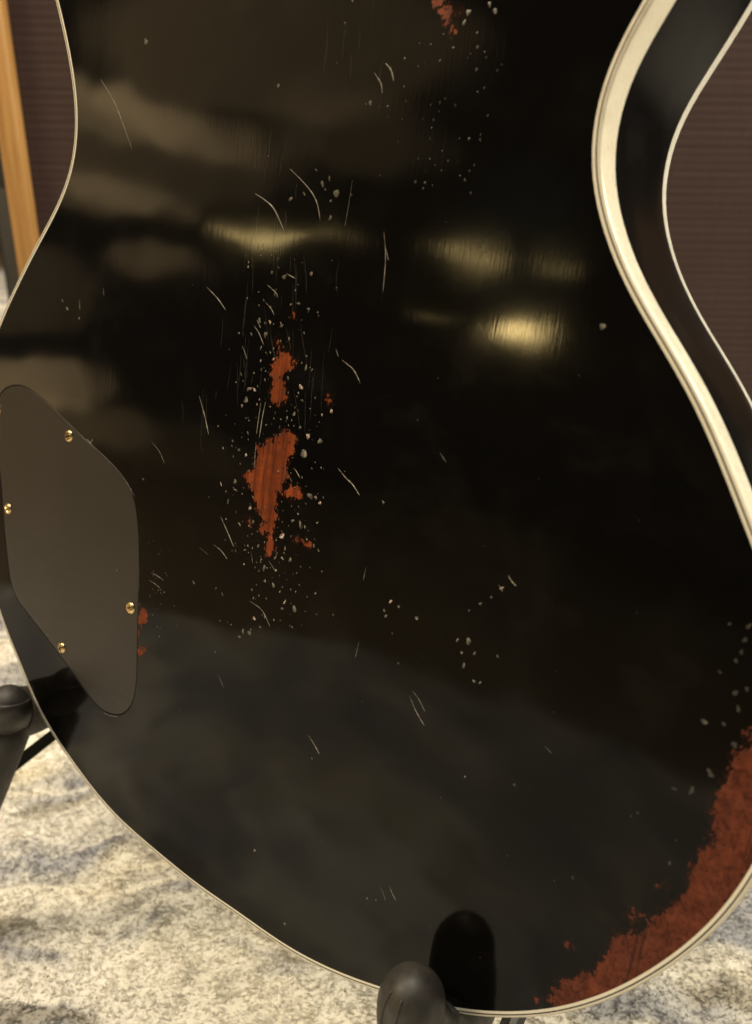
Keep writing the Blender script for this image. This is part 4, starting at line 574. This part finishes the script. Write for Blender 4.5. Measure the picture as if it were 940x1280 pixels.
# dings and scratches in the lacquer: low ridges and chips lying on the back, glints painted in
def build_marks():
    rng = np.random.default_rng(11); V = []; F = []; tone = []
    marks = list(SCRATCHES_AND_GLINTS)
    for i in range(66):                                  # faint hairlines of buckle rash and wiping, in loose groups
        if i % 6 == 0: gx, gy, ga = rng.normal(8, 17), rng.uniform(140, 250), rng.normal(1.55, .1) if rng.random() < .75 else rng.uniform(.7, 2.4)
        hx, hy, a = gx+rng.normal(0, 5), gy+rng.normal(0, 7), ga+rng.normal(0, .07); l = rng.uniform(1.5, 8); k = rng.normal(0, .35)
        marks.append(([(hx-l*math.cos(a), hy+l*math.sin(a)), (hx+k, hy), (hx+l*math.cos(a), hy-l*math.sin(a))], rng.uniform(.06, .12), rng.uniform(.02, .075)))
    for pts, w, b in marks:
        cp = catmull([(p[0], p[1], 0) for p in pts], 9); n = len(cp); base = len(V)
        ps = rng.uniform(0, 6.28); w *= .82
        for i, p in enumerate(cp):
            t = (cp[min(i+1, n-1)]-cp[max(i-1, 0)]).normalized(); nr = Vector((-t.y, t.x, 0)); u = i/(n-1)
            ww = w*.5*(math.sin(math.pi*min(1, .06+u*.97))**.45)*rng.uniform(.55, 1.05)*(.55+.6*u)
            for o_, z in ((-1, .012), (0, .012+min(.09, ww*.35)), (1, .012)):
                q = p+nr*ww*o_; V.append((q.x*S, q.y*S, z*S)); tone.append(float(np.clip(b*.78*(.5+.5*u+.25*math.sin(ps+i*1.1))*rng.uniform(.55, 1.1)*(1 if o_ == 0 else .55), .05, .8)))
        for i in range(n-1):
            for k in (0, 1): a = base+i*3+k; F.append((a, a+1, a+4, a+3))
    fp = np.array([q[:2] for q in FLECKS]); inw = np.full(len(fp), -99.)
    for poly in WEAR: inw = np.maximum(inw, sdf(poly, fp))
    for q, iw in zip(FLECKS, inw):
        x, y, r, k_ = q
        if iw > -.4 and rng.random() < .85: continue
        n = 11; base = len(V); el = rng.uniform(.38, .95); th = rng.normal(1.57, .55); big = r > .45
        ph = rng.normal(1.1, .9); p2, p3 = rng.uniform(0, 6.28, 2); a2, a3 = rng.uniform(.08, .3), rng.uniform(.05, .25)
        b = (rng.uniform(.16, .42) if big else rng.choice([rng.uniform(.08, .25), rng.uniform(.3, .66)], p=[.62, .38]))*k_*.66
        pink = big and k_ > .9 and rng.random() < .16
        V.append((x*S, y*S, (.012+(.0 if big else .05))*S)); tone.append(1. if pink else b*(rng.uniform(.25, .8) if big else 1))
        for rr, z in ((.62, .012+min(.035, r*.05)), (1., .01)):
            for k in range(n):
                a = 2*math.pi*k/n; jr = r*rr*(1+a2*math.sin(2*a+p2)+a3*math.sin(3*a+p3)+rng.uniform(-.16, .16)); px, py = jr*math.cos(a), jr*math.sin(a)*el
                X = px*math.cos(th)-py*math.sin(th); Y = px*math.sin(th)+py*math.cos(th)
                V.append(((x+X)*S, (y+Y)*S, z*S)); s_ = max(0, .3+.7*math.cos(a+th-ph)); t0 = b*(.22+1.25*s_)*rng.uniform(.7, 1.2)  # rim paler on one side, its glint put into the tone
                tone.append(1. if pink and s_ < .4 else min(.8, t0 if rr < 1 else t0*.3))
        for k in range(n):
            F.append((base, base+1+k, base+1+(k+1) % n)); F.append((base+1+k, base+1+n+k, base+1+n+(k+1) % n, base+1+(k+1) % n))
    o = mesh('scratch_glint_marks', V, F, CHIP, G); o['kind'] = 'stuff'
    a = o.data.attributes.new('tone', 'FLOAT', 'POINT'); a.data.foreach_set('value', np.array(tone, dtype=np.float32))
build_marks()

# ------------------------------------------------------------------ guitar stand
def build_stand():
    root = empty('guitar_stand', 'black folding guitar stand with rubber covered hooks holding the guitar from below', 'guitar stand', GUITAR_M)
    def hook(sx, xa, xt, dy):
        # rubber covered hook: under the guitar, forward past the back, then up into a blunt swollen tip
        x = xa*sx
        path = catmull([(x, -11+dy, -55), (x, -11+dy, -25), (x, -11.5+dy, -4), (x-.5*sx, -9.5+dy, 6), ((xa+xt)/2*sx, -4+dy*.8, 11), (xt*sx, 4+dy*.5, 13), (xt*sx, 10+dy*.3, 13.2), (xt*sx, 16+dy*.2, 13)], 10)
        n = len(path); rad = []; L_ = [0]
        for i in range(1, n): L_.append(L_[-1]+(path[i]-path[i-1]).length)
        for i in range(n):
            rem = L_[-1]-L_[i]; u = min(1, max(0, (62-rem)/34)); u = u*u*(3-2*u)
            r = 6.8+4.*u
            if rem < 26: r = 7.8+3.*(rem/26)
            k = 9.
            if rem < k: r *= math.sqrt(max(0., 1-((k-rem)/k)**2.2))*.999+.001
            rad.append(max(.1, r))
        V, F = tube([p*S for p in path], [r*S for r in rad], 28); o = mesh('rubber_hook', V, F, RUB, root)
        sub = o.modifiers.new('soft', 'SUBSURF'); sub.levels = sub.render_levels = 1
        for dx in (-4.2, 1.2):                       # moulding seams on the face of the tip
            sp = []
            for i in range(n):
                rem = L_[-1]-L_[i]
                if 4 < rem < 34:
                    t = (path[min(i+1, n-1)]-path[max(i-1, 0)]).normalized(); fw = Vector((0, -t.z, t.y)).normalized()
                    if fw.z < 0: fw = -fw
                    r = rad[i]; c = max(0, r*r-(dx*r/11)**2)**.5
                    sp.append(path[i]+fw*(c-.12)+Vector((dx*r/11, 0, 0)))
            if len(sp) > 4:
                V, F = tube([p*S for p in sp], [.4*S]*len(sp), 8); mesh('mould_seam', V, F, RUB, o)
        # leg from the elbow down to the floor, splayed outwards
        V, F = tube([Vector(p)*S for p in (((xa+xt)/2*sx, -3+dy*.8, 10.5), ((xt+5)*sx, -15+dy, 11.5), ((xt+17)*sx, -46+dy, 12), ((xt+29)*sx, -78, 18), ((xt+35)*sx, -98, 22))], [7.*S, 9.4*S, 8.2*S, 7.5*S, 7.5*S], 20); mesh('leg', V, F, RUB, root)
        # strut rising to the post behind
        a = Vector(((xt+16)*sx, -42+dy, 8)); b = Vector((x+4*sx, -6+dy, -70)); c = Vector((20*sx, 120, -112))
        V, F = tube([a*S, b*S, c*S], [(3.4*S, 3.4*S)]*3, 4); mesh('strut', V, F, STEEL, root, False)
    hook(1, 97, 93, 0); hook(-1, 116, 105, 9)
    V, F = tube([Vector(p)*S for p in ((-110, -6, -50), (97, -11, -50))], [5*S]*2, 16); mesh('cross_bar', V, F, STEEL, root)
    V, F = tube([Vector(p)*S for p in ((0, -9, -50), (0, 120, -112), (0, 330, -100))], [7*S]*3, 16); mesh('post', V, F, STEEL, root)
    V, F = tube([Vector(p)*S for p in ((0, 120, -112), (0, -60, -230), (0, -66, -236))], [7*S]*3, 16); mesh('rear_leg', V, F, STEEL, root)
build_stand()
